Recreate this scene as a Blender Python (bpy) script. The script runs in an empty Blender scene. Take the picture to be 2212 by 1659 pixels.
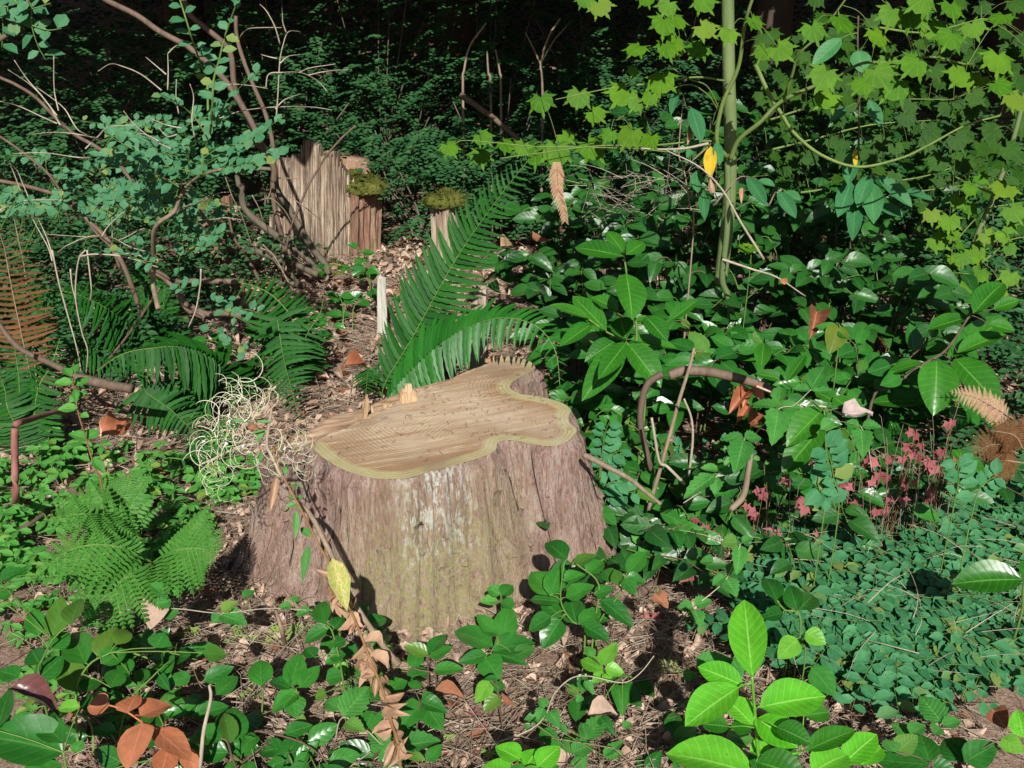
import bpy, math, random
import numpy as np
from mathutils import Vector, Matrix, noise

random.seed(11)
V = Vector
R = random.random
def U(a, b): return a + (b - a) * R()

# ------------------------------------------------------------------ camera, sky, sun, exposure
scene = bpy.context.scene
COL = scene.collection
CAM_H, PITCH, F = 1.65, math.radians(22), 2000.0        # F in pixels of a 2212 px wide picture
cam_data = bpy.data.cameras.new('camera')
cam_data.sensor_width = 36.0
cam_data.lens = F / 2212 * 36.0
cam_data.clip_start, cam_data.clip_end = 0.05, 200
cam = bpy.data.objects.new('camera', cam_data)
cam.location = (0, 0, CAM_H)
cam.rotation_euler = (math.radians(90) - PITCH, 0, 0)
COL.objects.link(cam)
scene.camera = cam

SUN_EL, SUN_AZ = math.radians(37), math.radians(4)       # stands in for the camera flash, from behind and a little right
sun_vec = V((math.sin(SUN_AZ) * math.cos(SUN_EL), -math.cos(SUN_AZ) * math.cos(SUN_EL), math.sin(SUN_EL)))
world = bpy.data.worlds.new('World')
scene.world = world
world.use_nodes = True
wn = world.node_tree
sky = wn.nodes.new('ShaderNodeTexSky')
sky.sky_type = 'NISHITA'
sky.sun_disc = False
sky.sun_elevation = SUN_EL
sky.sun_rotation = math.atan2(sun_vec.x, sun_vec.y)
bg = wn.nodes['Background']
bg.inputs['Strength'].default_value = 0.045
wn.links.new(sky.outputs['Color'], bg.inputs['Color'])
sun_data = bpy.data.lights.new('sun', 'SUN')
sun_data.energy = 5.0
sun_data.angle = math.radians(0.5)
sun_data.color = (1.0, 0.965, 0.91)
sun = bpy.data.objects.new('sun', sun_data)
sun.rotation_euler = (-sun_vec).to_track_quat('-Z', 'Y').to_euler()
sun.location = (2, -6, 6)
COL.objects.link(sun)
scene.view_settings.view_transform = 'Standard'
scene.view_settings.look = 'None'
scene.view_settings.exposure = 0.55
scene.view_settings.gamma = 1
scene.view_settings.use_curve_mapping = False
scene.cycles.max_bounces = 6
scene.cycles.transparent_max_bounces = 4

# ------------------------------------------------------------------ pixel -> place helpers (a measuring aid)
CP, SP = math.cos(PITCH), math.sin(PITCH)
CAMP = V((0, 0, CAM_H))
def ray(px, py):
    a, b = (px - 1106) / F, (829.5 - py) / F
    return V((a, CP + b * SP, -SP + b * CP))
def P(px, py, y):
    d = ray(px, py)
    return CAMP + d * (y / d.y)
def gz(x, y):
    z = 0.035 * noise.noise(V((x * 1.3, y * 1.3, 3.1))) + 0.012 * noise.noise(V((x * 5, y * 5, 1.7)))
    z += 0.16 * math.exp(-((x + 1.0) ** 2 / 0.9 + (y - 5.6) ** 2 / 0.8))
    if y > 9: z += 0.42 * (y - 9) ** 1.15
    z += 0.10 * max(0, min(1, (y - 3.0) / 2)) * (.35 + .65 * max(0, min(1, (x + .3) / .9)))
    return z
def G(px, py):
    d = ray(px, py)
    t = 0.8
    while t < 40:
        p = CAMP + d * t
        if p.z <= gz(p.x, p.y): break
        t += 0.01
    return V((p.x, p.y, gz(p.x, p.y)))
class Z:                                                   # coordinates read in an enlarged crop -> photo pixels
    def __init__(s, x0, y0, w=1400, zw=2212): s.x0, s.y0, s.k = x0 / 1.8517, y0 / 1.8517, w / zw / 1.8517
    def __call__(s, x, y): return (s.x0 + s.k * x, s.y0 + s.k * y)
z1, z2, z3 = Z(0, 0), Z(1300, 0), Z(2696, 0)
z4, z5, z6, z7 = Z(0, 1000), Z(1100, 1300), Z(2100, 1000), Z(0, 2022)
z8, z9, z10 = Z(2696, 2022), Z(1300, 2022), Z(2696, 1000)
zo, zw = Z(800, 500, 800, 1659), Z(700, 1500, 600, 1659)
def zp(z, pts): return [z(*p) for p in pts]

# ------------------------------------------------------------------ object helpers
def empty(name, loc, label, cat, group=None):
    o = bpy.data.objects.new(name, None)
    o.empty_display_size = 0.05
    o.location = loc
    o['label'], o['category'] = label, cat
    if group: o['group'] = group
    COL.objects.link(o)
    return o
def tag(o, label, cat, group=None, kind=None):
    if label: o['label'] = label
    if cat: o['category'] = cat
    if group: o['group'] = group
    if kind: o['kind'] = kind
    return o
class MB:
    def __init__(s): s.v, s.f, s.uv, s.at = [], [], [], {}
    def add(s, vs, fs, uvs=None):
        n = len(s.v)
        s.v.extend(vs)
        s.f.extend([tuple(i + n for i in f) for f in fs])
        s.uv.extend(uvs if uvs is not None else [(0.25, 0.5)] * len(vs))
    def leaf(s, t, M): s.add([M @ v for v in t[0]], t[1], t[2])
    def tube(s, pts, r0, r1, n=5, cap=True):
        vs, fs = [], []
        m = len(pts)
        for i, p in enumerate(pts):
            t = (pts[min(i + 1, m - 1)] - pts[max(i - 1, 0)])
            if t.length < 1e-7: t = V((0, 0, 1))
            t.normalize()
            a = t.cross(V((0.31, 0.21, 0.93)))
            if a.length < 0.05: a = t.cross(V((1, 0, 0)))
            a.normalize(); b = t.cross(a)
            r = r0 + (r1 - r0) * i / max(1, m - 1)
            for k in range(n):
                th = 2 * math.pi * k / n
                vs.append(p + (a * math.cos(th) + b * math.sin(th)) * r)
        for i in range(m - 1):
            for k in range(n):
                k2 = (k + 1) % n
                fs.append((i * n + k, i * n + k2, (i + 1) * n + k2, (i + 1) * n + k))
        if cap:
            fs.append(tuple(range(n))[::-1]); fs.append(tuple((m - 1) * n + k for k in range(n)))
        s.add(vs, fs)
    def mesh(s, name, mat, origin=V((0, 0, 0)), smooth=True):
        me = bpy.data.meshes.new(name)
        me.from_pydata([tuple(v - origin) for v in s.v], [], s.f)
        uvl = me.uv_layers.new(name='UVMap')
        li = np.zeros(len(me.loops), dtype=np.int32)
        me.loops.foreach_get('vertex_index', li)
        uvl.data.foreach_set('uv', np.array(s.uv, dtype=np.float32)[li].ravel())
        for k, vals in s.at.items():
            a = me.attributes.new(k, 'FLOAT', 'POINT'); a.data.foreach_set('value', np.array(vals, dtype=np.float32))
        if smooth: me.polygons.foreach_set('use_smooth', [True] * len(me.polygons))
        me.materials.append(mat)
        me.update()
        return me
    def build(s, name, mat, parent=None, smooth=True, origin=None):
        base = loc_of(parent)
        org = base if parent is not None else (origin if origin is not None else V((0, 0, 0)))
        o = bpy.data.objects.new(name, s.mesh(name, mat, org, smooth))
        if name in ('petioles', 'leaf_stalks', 'dry_stalks', 'seed_fluff', 'boughs', 'pinnae'): o['kind'] = 'stuff'
        if parent is not None: o.parent = parent
        else: o.location = org
        COL.objects.link(o)
        return o
def loc_of(o):                                             # every parent in this scene is only translated
    p = V((0, 0, 0))
    while o is not None: p += o.location; o = o.parent
    return p
def put(name, me, parent, M):
    o = bpy.data.objects.new(name, me)
    o.parent = parent
    o.matrix_local = Matrix.Translation(-loc_of(parent)) @ M if parent is not None else M
    COL.objects.link(o)
    return o
def smooth(pts, n=6):
    if len(pts) < 3:
        return [pts[0].lerp(pts[-1], i / n) for i in range(n + 1)]
    out = []
    q = [pts[0] * 2 - pts[1]] + list(pts) + [pts[-1] * 2 - pts[-2]]
    for i in range(1, len(q) - 2):
        a, b, c, d = q[i - 1], q[i], q[i + 1], q[i + 2]
        for k in range(n):
            t = k / n
            out.append(0.5 * ((2 * b) + (c - a) * t + (2 * a - 5 * b + 4 * c - d) * t * t + (3 * b - a - 3 * c + d) * t ** 3))
    out.append(pts[-1].copy())
    return out
def wob(pts, amp):
    return [p + V((U(-amp, amp), U(-amp, amp), U(-amp, amp))) if 0 < i < len(pts) - 1 else p for i, p in enumerate(pts)]
def frame(pos, d, up, w, l, t=None):                       # leaf axes: y along the leaf, z its face
    y = d.normalized()
    x = y.cross(up)
    if x.length < 1e-4: x = y.cross(V((1, 0, 0.1)))
    x.normalize(); zz = x.cross(y)
    t = l if t is None else t
    return Matrix(((x.x * w, y.x * l, zz.x * t, pos.x), (x.y * w, y.y * l, zz.y * t, pos.y), (x.z * w, y.z * l, zz.z * t, pos.z), (0, 0, 0, 1)))
def bez(a, b, sag=0.0, n=5):
    m = (a + b) / 2 + V((0, 0, sag))
    return smooth([a, m, b], n)

# ------------------------------------------------------------------ materials
def newmat(name):
    m = bpy.data.materials.new(name); m.use_nodes = True
    nt = m.node_tree
    return m, nt, nt.nodes['Principled BSDF'], nt.nodes['Material Output']
def N(nt, t, **kw):
    n = nt.nodes.new(t)
    for k, v in kw.items(): setattr(n, k, v)
    return n
def math_(nt, op, a, b=None, c=None):
    n = N(nt, 'ShaderNodeMath', operation=op)
    for i, x in enumerate((a, b, c)):
        if x is None: continue
        if isinstance(x, (int, float)): n.inputs[i].default_value = x
        else: nt.links.new(x, n.inputs[i])
    return n.outputs[0]
def mixc(nt, fac, a, b, mode='MIX'):
    n = N(nt, 'ShaderNodeMix', data_type='RGBA', blend_type=mode)
    for s, x in ((n.inputs[0], fac), (n.inputs[6], a), (n.inputs[7], b)):
        if isinstance(x, (int, float)): s.default_value = x
        elif isinstance(x, tuple): s.default_value = x + (1,) if len(x) == 3 else x
        else: nt.links.new(x, s)
    return n.outputs[2]
def ramp(nt, fac, stops):
    n = N(nt, 'ShaderNodeValToRGB')
    el = n.color_ramp.elements
    while len(el) < len(stops): el.new(0.5)
    for e, (p, c) in zip(el, stops):
        e.position = p
        e.color = (c, c, c, 1) if isinstance(c, (int, float)) else c + (1,)
    nt.links.new(fac, n.inputs[0])
    return n.outputs[0]
def noise_(nt, vec, scale, detail=4, rough=0.6, dist=0):
    n = N(nt, 'ShaderNodeTexNoise')
    n.inputs['Scale'].default_value = scale; n.inputs['Detail'].default_value = detail
    n.inputs['Roughness'].default_value = rough; n.inputs['Distortion'].default_value = dist
    if vec is not None: nt.links.new(vec, n.inputs['Vector'])
    return n.outputs[0]
def mapping(nt, vec, scale=(1, 1, 1), rot=(0, 0, 0)):
    n = N(nt, 'ShaderNodeMapping'); n.inputs['Scale'].default_value = scale; n.inputs['Rotation'].default_value = rot
    nt.links.new(vec, n.inputs['Vector'])
    return n.outputs[0]
def bump(nt, bsdf, h, strength=0.5, dist=0.01):
    b = N(nt, 'ShaderNodeBump'); b.inputs['Strength'].default_value = strength; b.inputs['Distance'].default_value = dist
    nt.links.new(h, b.inputs['Height']); nt.links.new(b.outputs[0], bsdf.inputs['Normal'])
def rnd(nt):
    oi = N(nt, 'ShaderNodeObjectInfo'); ge = N(nt, 'ShaderNodeNewGeometry')
    return math_(nt, 'FRACT', math_(nt, 'ADD', oi.outputs['Random'], ge.outputs['Random Per Island']))

def leaf_mat(name, ca, cb, vein, rough=0.4, transl=0.22, veins='pinnate', nv=7, spec=0.5, spots=None, under=None, bstr=0.16, yellowing=0.0, blemish=0.55):
    m, nt, b, out = newmat(name)
    r = rnd(nt)
    base = mixc(nt, r, ca, cb)
    tc = N(nt, 'ShaderNodeTexCoord')
    ng = noise_(nt, tc.outputs['Object'], 60, 3, 0.6)
    base = mixc(nt, 0.35, base, ramp(nt, ng, [(0.3, 0.62), (0.7, 1.25)]), 'MULTIPLY')
    off = N(nt, 'ShaderNodeVectorMath', operation='ADD')
    nt.links.new(tc.outputs['UV'], off.inputs[0])
    cmb = N(nt, 'ShaderNodeCombineXYZ')
    for q in range(3): nt.links.new(math_(nt, 'MULTIPLY', r, (37.0, 53.0, 71.0)[q]), cmb.inputs[q])
    nt.links.new(cmb.outputs[0], off.inputs[1])
    lowf = noise_(nt, off.outputs[0], 2.2, 3, 0.6)
    base = mixc(nt, 0.7, base, ramp(nt, lowf, [(0.3, (0.66, 0.70, 0.66)), (0.7, (1.30, 1.20, 1.25))]), 'MULTIPLY')
    blem = ramp(nt, noise_(nt, off.outputs[0], 7.0, 3, 0.6), [(0.68, 0.0), (0.73, 1.0)])
    base = mixc(nt, math_(nt, 'MULTIPLY', blem, blemish), base, (0.13, 0.085, 0.030))
    sep = N(nt, 'ShaderNodeSeparateXYZ'); nt.links.new(tc.outputs['UV'], sep.inputs[0])
    au = math_(nt, 'ABSOLUTE', math_(nt, 'SUBTRACT', sep.outputs[0], 0.5))
    mid = math_(nt, 'LESS_THAN', au, 0.022)
    if veins == 'pinnate':
        ph = math_(nt, 'SUBTRACT', math_(nt, 'MULTIPLY', sep.outputs[1], nv), math_(nt, 'MULTIPLY', au, 3.2))
        fr = math_(nt, 'FRACT', ph)
        side = math_(nt, 'LESS_THAN', fr, 0.09)
        vm = math_(nt, 'MAXIMUM', mid, math_(nt, 'MULTIPLY', side, 0.45))
        hgt = math_(nt, 'ADD', math_(nt, 'SINE', math_(nt, 'MULTIPLY', fr, math.pi)), math_(nt, 'MULTIPLY', ng, 0.4))
    elif veins == 'palmate':
        vx = math_(nt, 'SUBTRACT', sep.outputs[0], 0.5); vy = math_(nt, 'SUBTRACT', sep.outputs[1], 0.2)
        ang = math_(nt, 'ARCTAN2', vx, vy)
        fr = math_(nt, 'FRACT', math_(nt, 'ADD', math_(nt, 'DIVIDE', ang, math.radians(36)), 10.5))
        dd = math_(nt, 'ABSOLUTE', math_(nt, 'SUBTRACT', fr, 0.5))
        vm = math_(nt, 'LESS_THAN', dd, 0.06)
        hgt = math_(nt, 'ADD', math_(nt, 'MULTIPLY', dd, 2), math_(nt, 'MULTIPLY', ng, 0.5))
    else:
        vm = mid; hgt = ng
    age = ramp(nt, math_(nt, 'FRACT', math_(nt, 'MULTIPLY', r, 17.3)), [(0.90, 0.0), (0.98, 1.0)])
    if yellowing: base = mixc(nt, math_(nt, 'MULTIPLY', age, yellowing), base, (0.22, 0.24, 0.035))
    col = mixc(nt, math_(nt, 'MULTIPLY', vm, 0.7), base, vein)
    if spots:
        sp = ramp(nt, noise_(nt, tc.outputs['Object'], spots[1], 3, 0.7), [(spots[2], 0.0), (spots[2] + 0.05, 1.0)])
        col = mixc(nt, math_(nt, 'MULTIPLY', sp, 0.85), col, spots[0])
    if under:
        ge = N(nt, 'ShaderNodeNewGeometry')
        col = mixc(nt, math_(nt, 'MULTIPLY', ge.outputs['Backfacing'], 0.8), col, under)
    nt.links.new(col, b.inputs['Base Color'])
    b.inputs['Roughness'].default_value = rough
    b.inputs['Specular IOR Level'].default_value = spec
    nt.links.new(math_(nt, 'ADD', math_(nt, 'MULTIPLY', ng, 0.22), rough - 0.1), b.inputs['Roughness'])
    hgt = math_(nt, 'ADD', hgt, math_(nt, 'MULTIPLY', noise_(nt, tc.outputs['Object'], 2.2, 2), 2.6))
    bump(nt, b, hgt, bstr, 0.002)
    tr = N(nt, 'ShaderNodeBsdfTranslucent')
    nt.links.new(mixc(nt, 1.0, col, (1.1, 1.25, 0.5), 'MULTIPLY'), tr.inputs['Color'])
    mx = N(nt, 'ShaderNodeMixShader'); mx.inputs[0].default_value = transl
    nt.links.new(b.outputs[0], mx.inputs[1]); nt.links.new(tr.outputs[0], mx.inputs[2])
    nt.links.new(mx.outputs[0], out.inputs['Surface'])
    return m
def stem_mat(name, ca, cb, scale=60, rough=0.75, stretch=(1, 1, 0.25)):
    m, nt, b, out = newmat(name)
    tc = N(nt, 'ShaderNodeTexCoord')
    n1 = noise_(nt, mapping(nt, tc.outputs['Object'], stretch), scale, 5, 0.7)
    col = mixc(nt, ramp(nt, n1, [(0.32, 0.0), (0.68, 1.0)]), ca, cb)
    r = rnd(nt)
    col = mixc(nt, 0.5, col, ramp(nt, r, [(0, 0.7), (1, 1.25)]), 'MULTIPLY')
    nt.links.new(col, b.inputs['Base Color'])
    b.inputs['Roughness'].default_value = rough
    b.inputs['Specular IOR Level'].default_value = 0.3
    bump(nt, b, n1, 0.6, 0.004)
    return m

M = {}
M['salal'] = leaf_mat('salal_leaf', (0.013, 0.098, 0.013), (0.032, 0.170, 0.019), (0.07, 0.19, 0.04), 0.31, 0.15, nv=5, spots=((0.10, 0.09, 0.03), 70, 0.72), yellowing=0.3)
M['salal_dimmed'] = leaf_mat('salal_leaf_dimmed', (0.010, 0.068, 0.010), (0.024, 0.118, 0.015), (0.05, 0.14, 0.035), 0.40, 0.12, nv=5)  # darker copy of the salal leaf, the bank's dimness put into the colour
M['salal_new'] = leaf_mat('salal_leaf_new', (0.10, 0.34, 0.02), (0.15, 0.40, 0.04), (0.2, 0.45, 0.1), 0.42, 0.3, nv=5)
M['salal_spot'] = leaf_mat('salal_leaf_spotted', (0.06, 0.20, 0.02), (0.10, 0.22, 0.03), (0.15, 0.3, 0.07), 0.4, 0.2, nv=5, spots=((0.16, 0.02, 0.015), 45, 0.60))
M['laurel_new'] = leaf_mat('laurel_leaf_bright', (0.075, 0.36, 0.014), (0.13, 0.46, 0.03), (0.30, 0.62, 0.12), 0.27, 0.25, nv=9, spec=0.6)
M['laurel'] = leaf_mat('laurel_leaf', (0.016, 0.110, 0.008), (0.034, 0.165, 0.012), (0.12, 0.29, 0.05), 0.30, 0.18, nv=9)
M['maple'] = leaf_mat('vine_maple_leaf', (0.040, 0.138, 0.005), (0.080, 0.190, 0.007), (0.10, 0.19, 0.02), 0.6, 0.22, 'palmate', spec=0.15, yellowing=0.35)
M['maple_dimmed'] = leaf_mat('vine_maple_leaf_dimmed', (0.016, 0.064, 0.005), (0.028, 0.086, 0.006), (0.04, 0.10, 0.015), 0.6, 0.22, 'palmate', spec=0.15)  # darker maple copy, light falloff with distance painted into the leaf
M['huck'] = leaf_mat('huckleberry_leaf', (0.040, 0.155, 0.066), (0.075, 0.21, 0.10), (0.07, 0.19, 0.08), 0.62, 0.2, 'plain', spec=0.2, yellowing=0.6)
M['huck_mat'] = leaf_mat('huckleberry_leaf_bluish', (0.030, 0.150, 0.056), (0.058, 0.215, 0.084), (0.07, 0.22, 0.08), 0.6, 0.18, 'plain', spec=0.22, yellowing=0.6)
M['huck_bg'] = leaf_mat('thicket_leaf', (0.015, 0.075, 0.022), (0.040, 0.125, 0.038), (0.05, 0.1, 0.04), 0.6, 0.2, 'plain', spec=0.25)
M['fern'] = leaf_mat('sword_fern_pinna', (0.007, 0.060, 0.006), (0.015, 0.096, 0.009), (0.03, 0.11, 0.02), 0.5, 0.14, 'plain', spec=0.13)
M['ladyfern'] = leaf_mat('lady_fern_pinna', (0.044, 0.175, 0.022), (0.078, 0.235, 0.034), (0.12, 0.32, 0.06), 0.6, 0.3, 'plain', spec=0.25)
M['deadfern'] = leaf_mat('dead_fern_pinna', (0.10, 0.046, 0.018), (0.16, 0.08, 0.034), (0.2, 0.1, 0.04), 0.8, 0.2, 'plain', spec=0.1)
M['tanfern'] = leaf_mat('tan_cedar_spray', (0.38, 0.24, 0.15), (0.48, 0.31, 0.20), (0.5, 0.3, 0.18), 0.8, 0.2, 'plain', spec=0.1)
M['herb'] = leaf_mat('low_herb_leaf', (0.045, 0.21, 0.030), (0.085, 0.28, 0.045), (0.14, 0.34, 0.08), 0.6, 0.25, nv=4, spec=0.25, yellowing=0.6)
M['bramble'] = leaf_mat('bramble_leaf', (0.035, 0.17, 0.028), (0.060, 0.235, 0.040), (0.11, 0.3, 0.07), 0.6, 0.2, nv=8, spec=0.2, bstr=0.35, yellowing=0.6)
M['rhodo'] = leaf_mat('rhododendron_leaf', (0.030, 0.140, 0.050), (0.045, 0.18, 0.055), (0.09, 0.24, 0.08), 0.5, 0.15, nv=8, spec=0.35)
M['yellow'] = leaf_mat('yellow_leaf', (0.60, 0.40, 0.02), (0.66, 0.46, 0.04), (0.7, 0.55, 0.1), 0.5, 0.3, nv=8)
M['red'] = leaf_mat('red_herb_leaf', (0.22, 0.045, 0.055), (0.36, 0.120, 0.130), (0.36, 0.16, 0.14), 0.65, 0.25, 'palmate', spec=0.25)
M['greenherb'] = leaf_mat('green_herb_leaf', (0.13, 0.25, 0.05), (0.22, 0.32, 0.06), (0.25, 0.38, 0.1), 0.65, 0.25, 'palmate', spec=0.25)
M['brown'] = leaf_mat('orange_brown_dead_leaf', (0.29, 0.095, 0.042), (0.38, 0.145, 0.07), (0.42, 0.2, 0.11), 0.42, 0.12, nv=5, spec=0.4, spots=((0.28, 0.09, 0.04), 50, 0.62))
M['purple'] = leaf_mat('purple_dead_leaf', (0.09, 0.035, 0.035), (0.13, 0.05, 0.045), (0.16, 0.08, 0.07), 0.3, 0.05, nv=6)
M['litter'] = leaf_mat('leaf_litter', (0.29, 0.19, 0.135), (0.52, 0.39, 0.30), (0.4, 0.28, 0.2), 0.8, 0.12, nv=5, spec=0.15, spots=((0.12, 0.07, 0.045), 35, 0.6))
M['litter_red'] = leaf_mat('rust_leaf_litter', (0.17, 0.06, 0.030), (0.27, 0.12, 0.06), (0.36, 0.18, 0.1), 0.7, 0.12, nv=5, spec=0.2)
M['palegrey'] = leaf_mat('pale_dead_leaf', (0.34, 0.26, 0.235), (0.42, 0.33, 0.30), (0.56, 0.45, 0.4), 0.7, 0.1, nv=5, spots=((0.2, 0.13, 0.1), 60, 0.66))
M['dryleaf'] = leaf_mat('withered_tan_leaf', (0.33, 0.20, 0.12), (0.44, 0.29, 0.19), (0.4, 0.27, 0.16), 0.75, 0.15, nv=4, spec=0.15)
M['halfyellow'] = leaf_mat('yellowing_leaf', (0.48, 0.46, 0.13), (0.55, 0.42, 0.20), (0.6, 0.5, 0.3), 0.55, 0.25, nv=5, spots=((0.24, 0.38, 0.03), 14, 0.5))
M['olive'] = leaf_mat('olive_leaf', (0.075, 0.13, 0.008), (0.09, 0.14, 0.01), (0.14, 0.18, 0.03), 0.4, 0.2, nv=5)
M['fireweed'] = leaf_mat('fireweed_leaf', (0.07, 0.24, 0.05), (0.10, 0.29, 0.07), (0.2, 0.4, 0.15), 0.6, 0.25, nv=5)
M['conifer'] = leaf_mat('conifer_bough', (0.012, 0.045, 0.015), (0.025, 0.075, 0.022), (0.04, 0.08, 0.03), 0.6, 0.05, 'plain', spec=0.2)
M['stem_brown'] = stem_mat('brown_shrub_bark', (0.080, 0.050, 0.034), (0.155, 0.108, 0.078), 40)
M['stem_grey'] = stem_mat('greenish_grey_bark', (0.065, 0.055, 0.036), (0.125, 0.105, 0.072), 40)
M['stem_green'] = stem_mat('green_twig', (0.07, 0.15, 0.024), (0.13, 0.20, 0.045), 40)
M['twig_pale'] = stem_mat('pale_dead_twig', (0.26, 0.215, 0.155), (0.42, 0.36, 0.28), 50)
M['twig_brown'] = stem_mat('brown_dead_twig', (0.15, 0.105, 0.070), (0.27, 0.20, 0.14), 50)
M['maple_bark'] = stem_mat('green_maple_bark', (0.070, 0.115, 0.034), (0.135, 0.180, 0.070), 14, 0.7, (1, 1, 0.3))
M['maple_twig'] = stem_mat('green_maple_twig', (0.085, 0.145, 0.026), (0.150, 0.195, 0.055), 30)
M['conifer_bark'] = stem_mat('conifer_bark', (0.042, 0.030, 0.022), (0.080, 0.058, 0.043), 16, 0.9, (1, 1, 0.15))
M['pod'] = stem_mat('pale_seed_pod', (0.50, 0.45, 0.32), (0.72, 0.68, 0.56), 30)
M['pod_green'] = stem_mat('green_seed_pod', (0.34, 0.46, 0.18), (0.48, 0.58, 0.28), 30)
M['cotton'] = stem_mat('white_seed_fluff', (0.8, 0.8, 0.78), (0.85, 0.85, 0.83), 30)
M['stalk_red'] = stem_mat('reddish_stalk', (0.14, 0.060, 0.028), (0.20, 0.12, 0.045), 30)
M['twig_purple'] = stem_mat('purple_brown_stick', (0.16, 0.06, 0.055), (0.25, 0.11, 0.09), 30)
M['petiole_red'] = stem_mat('red_petiole', (0.35, 0.08, 0.05), (0.42, 0.16, 0.08), 30)

def wood_mat(name, cols, dark, moss=None, vscale=1.0):
    m, nt, b, out = newmat(name)
    tc = N(nt, 'ShaderNodeTexCoord')
    ob = tc.outputs['Object']
    fine = noise_(nt, mapping(nt, ob, (1, 1, 0.03 * vscale)), 160, 4, 0.7)
    broad = noise_(nt, mapping(nt, ob, (1, 1, 0.12)), 22, 4, 0.6)
    col = ramp(nt, broad, [(0.28, cols[0]), (0.5, cols[1]), (0.72, cols[2])])
    oi = N(nt, 'ShaderNodeObjectInfo')
    col = mixc(nt, 0.5, col, ramp(nt, oi.outputs['Random'], [(0, (0.72, 0.66, 0.60)), (1, (1.15, 1.12, 1.1))]), 'MULTIPLY')
    col = mixc(nt, ramp(nt, fine, [(0.36, 0.65), (0.50, 0.0)]), col, dark)
    if moss:
        mk = ramp(nt, noise_(nt, ob, 12, 5, 0.7), [(0.56, 0.0), (0.66, 0.8)])
        col = mixc(nt, mk, col, moss)
    nt.links.new(col, b.inputs['Base Color'])
    b.inputs['Roughness'].default_value = 0.85
    b.inputs['Specular IOR Level'].default_value = 0.2
    bump(nt, b, fine, 0.8, 0.006)
    return m
M['snag'] = wood_mat('weathered_snag_wood', ((0.20, 0.145, 0.105), (0.38, 0.305, 0.23), (0.51, 0.44, 0.35)), (0.11, 0.07, 0.05))
M['snag_red'] = wood_mat('red_rotten_wood', ((0.17, 0.085, 0.055), (0.27, 0.165, 0.115), (0.37, 0.27, 0.20)), (0.12, 0.06, 0.04), (0.16, 0.14, 0.07))
M['snag_grey'] = wood_mat('grey_white_wood', ((0.34, 0.36, 0.30), (0.46, 0.47, 0.40), (0.55, 0.54, 0.48)), (0.24, 0.22, 0.17))
M['splinter'] = wood_mat('fresh_splinter_wood', ((0.34, 0.22, 0.125), (0.45, 0.32, 0.19), (0.52, 0.40, 0.26)), (0.2, 0.12, 0.07))
def moss_mat():
    m, nt, b, out = newmat('moss')
    r = rnd(nt)
    tc = N(nt, 'ShaderNodeTexCoord')
    col = mixc(nt, noise_(nt, tc.outputs['Object'], 25, 4, 0.7), (0.045, 0.062, 0.010), (0.135, 0.135, 0.030))
    col = mixc(nt, 0.6, col, ramp(nt, r, [(0, 0.6), (1, 1.35)]), 'MULTIPLY')
    nt.links.new(col, b.inputs['Base Color']); b.inputs['Roughness'].default_value = 0.95
    b.inputs['Specular IOR Level'].default_value = 0.1
    return m
M['moss'] = moss_mat()
M['drymoss'] = stem_mat('dry_olive_moss', (0.16, 0.15, 0.05), (0.34, 0.31, 0.14), 60)
def ground_mat():
    m, nt, b, out = newmat('forest_soil')
    tc = N(nt, 'ShaderNodeTexCoord'); ob = tc.outputs['Object']
    a = noise_(nt, ob, 7, 6, 0.7); f = noise_(nt, ob, 60, 5, 0.75); g = noise_(nt, mapping(nt, ob, (1, 0.25, 1), (0, 0, 0.7)), 90, 3, 0.7)
    col = ramp(nt, a, [(0.3, (0.17, 0.105, 0.072)), (0.55, (0.29, 0.20, 0.145)), (0.75, (0.38, 0.275, 0.205))])
    col = mixc(nt, ramp(nt, f, [(0.4, 0.0), (0.6, 0.6)]), col, (0.36, 0.26, 0.19))
    col = mixc(nt, ramp(nt, g, [(0.36, 0.8), (0.46, 0.0)]), col, (0.07, 0.042, 0.03))
    nt.links.new(col, b.inputs['Base Color']); b.inputs['Roughness'].default_value = 0.95
    b.inputs['Specular IOR Level'].default_value = 0.1
    bump(nt, b, math_(nt, 'ADD', f, math_(nt, 'MULTIPLY', g, 0.8)), 0.9, 0.02)
    return m
M['ground'] = ground_mat()

# ------------------------------------------------------------------ leaf templates (unit length along y, unit width)
def tpl(nl=6, wf=None, fold=0.12, droop=0.12, serr=0.0, side=0.0, wave=0.0, nw=2):
    vs, fs, uv = [], [], []
    for i in range(nl + 1):
        t = i / nl
        w = max(0.012, wf(t)) * 0.5
        if serr and 0 < i < nl: w *= 1 + serr * (1 if i % 2 else -1)
        for k in range(-nw, nw + 1):
            s = k / nw
            vs.append(V((s * w + side * t * t, t, fold * abs(s) * w * 2 * 0.5 - droop * t * t + wave * math.sin(t * 9 + s * 2) * abs(s))))
            uv.append((0.5 + 0.5 * s, t))
    q = 2 * nw + 1
    for i in range(nl):
        for k in range(2 * nw):
            a = i * q + k
            fs.append((a, a + 1, a + q + 1, a + q))
    return vs, fs, uv
def w_salal(t): return (math.sin(math.pi * min(1, t ** 0.72)) ** 0.75) * (1 if t < .85 else 1) if 0 < t < 1 else 0
def w_laurel(t): return math.sin(math.pi * t ** 0.95) ** 0.72 if 0 < t < 1 else 0
def w_lance(t): return math.sin(math.pi * t ** 0.8) ** 0.95 if 0 < t < 1 else 0
def w_ovate(t): return (math.sin(math.pi * t ** 0.66) ** 0.8) if 0 < t < 1 else 0
def w_obov(t): return (math.sin(math.pi * t ** 1.35) ** 0.85) if 0 < t < 1 else 0
def w_round(t): return math.sin(math.pi * t) ** 0.55 if 0 < t < 1 else 0
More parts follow.
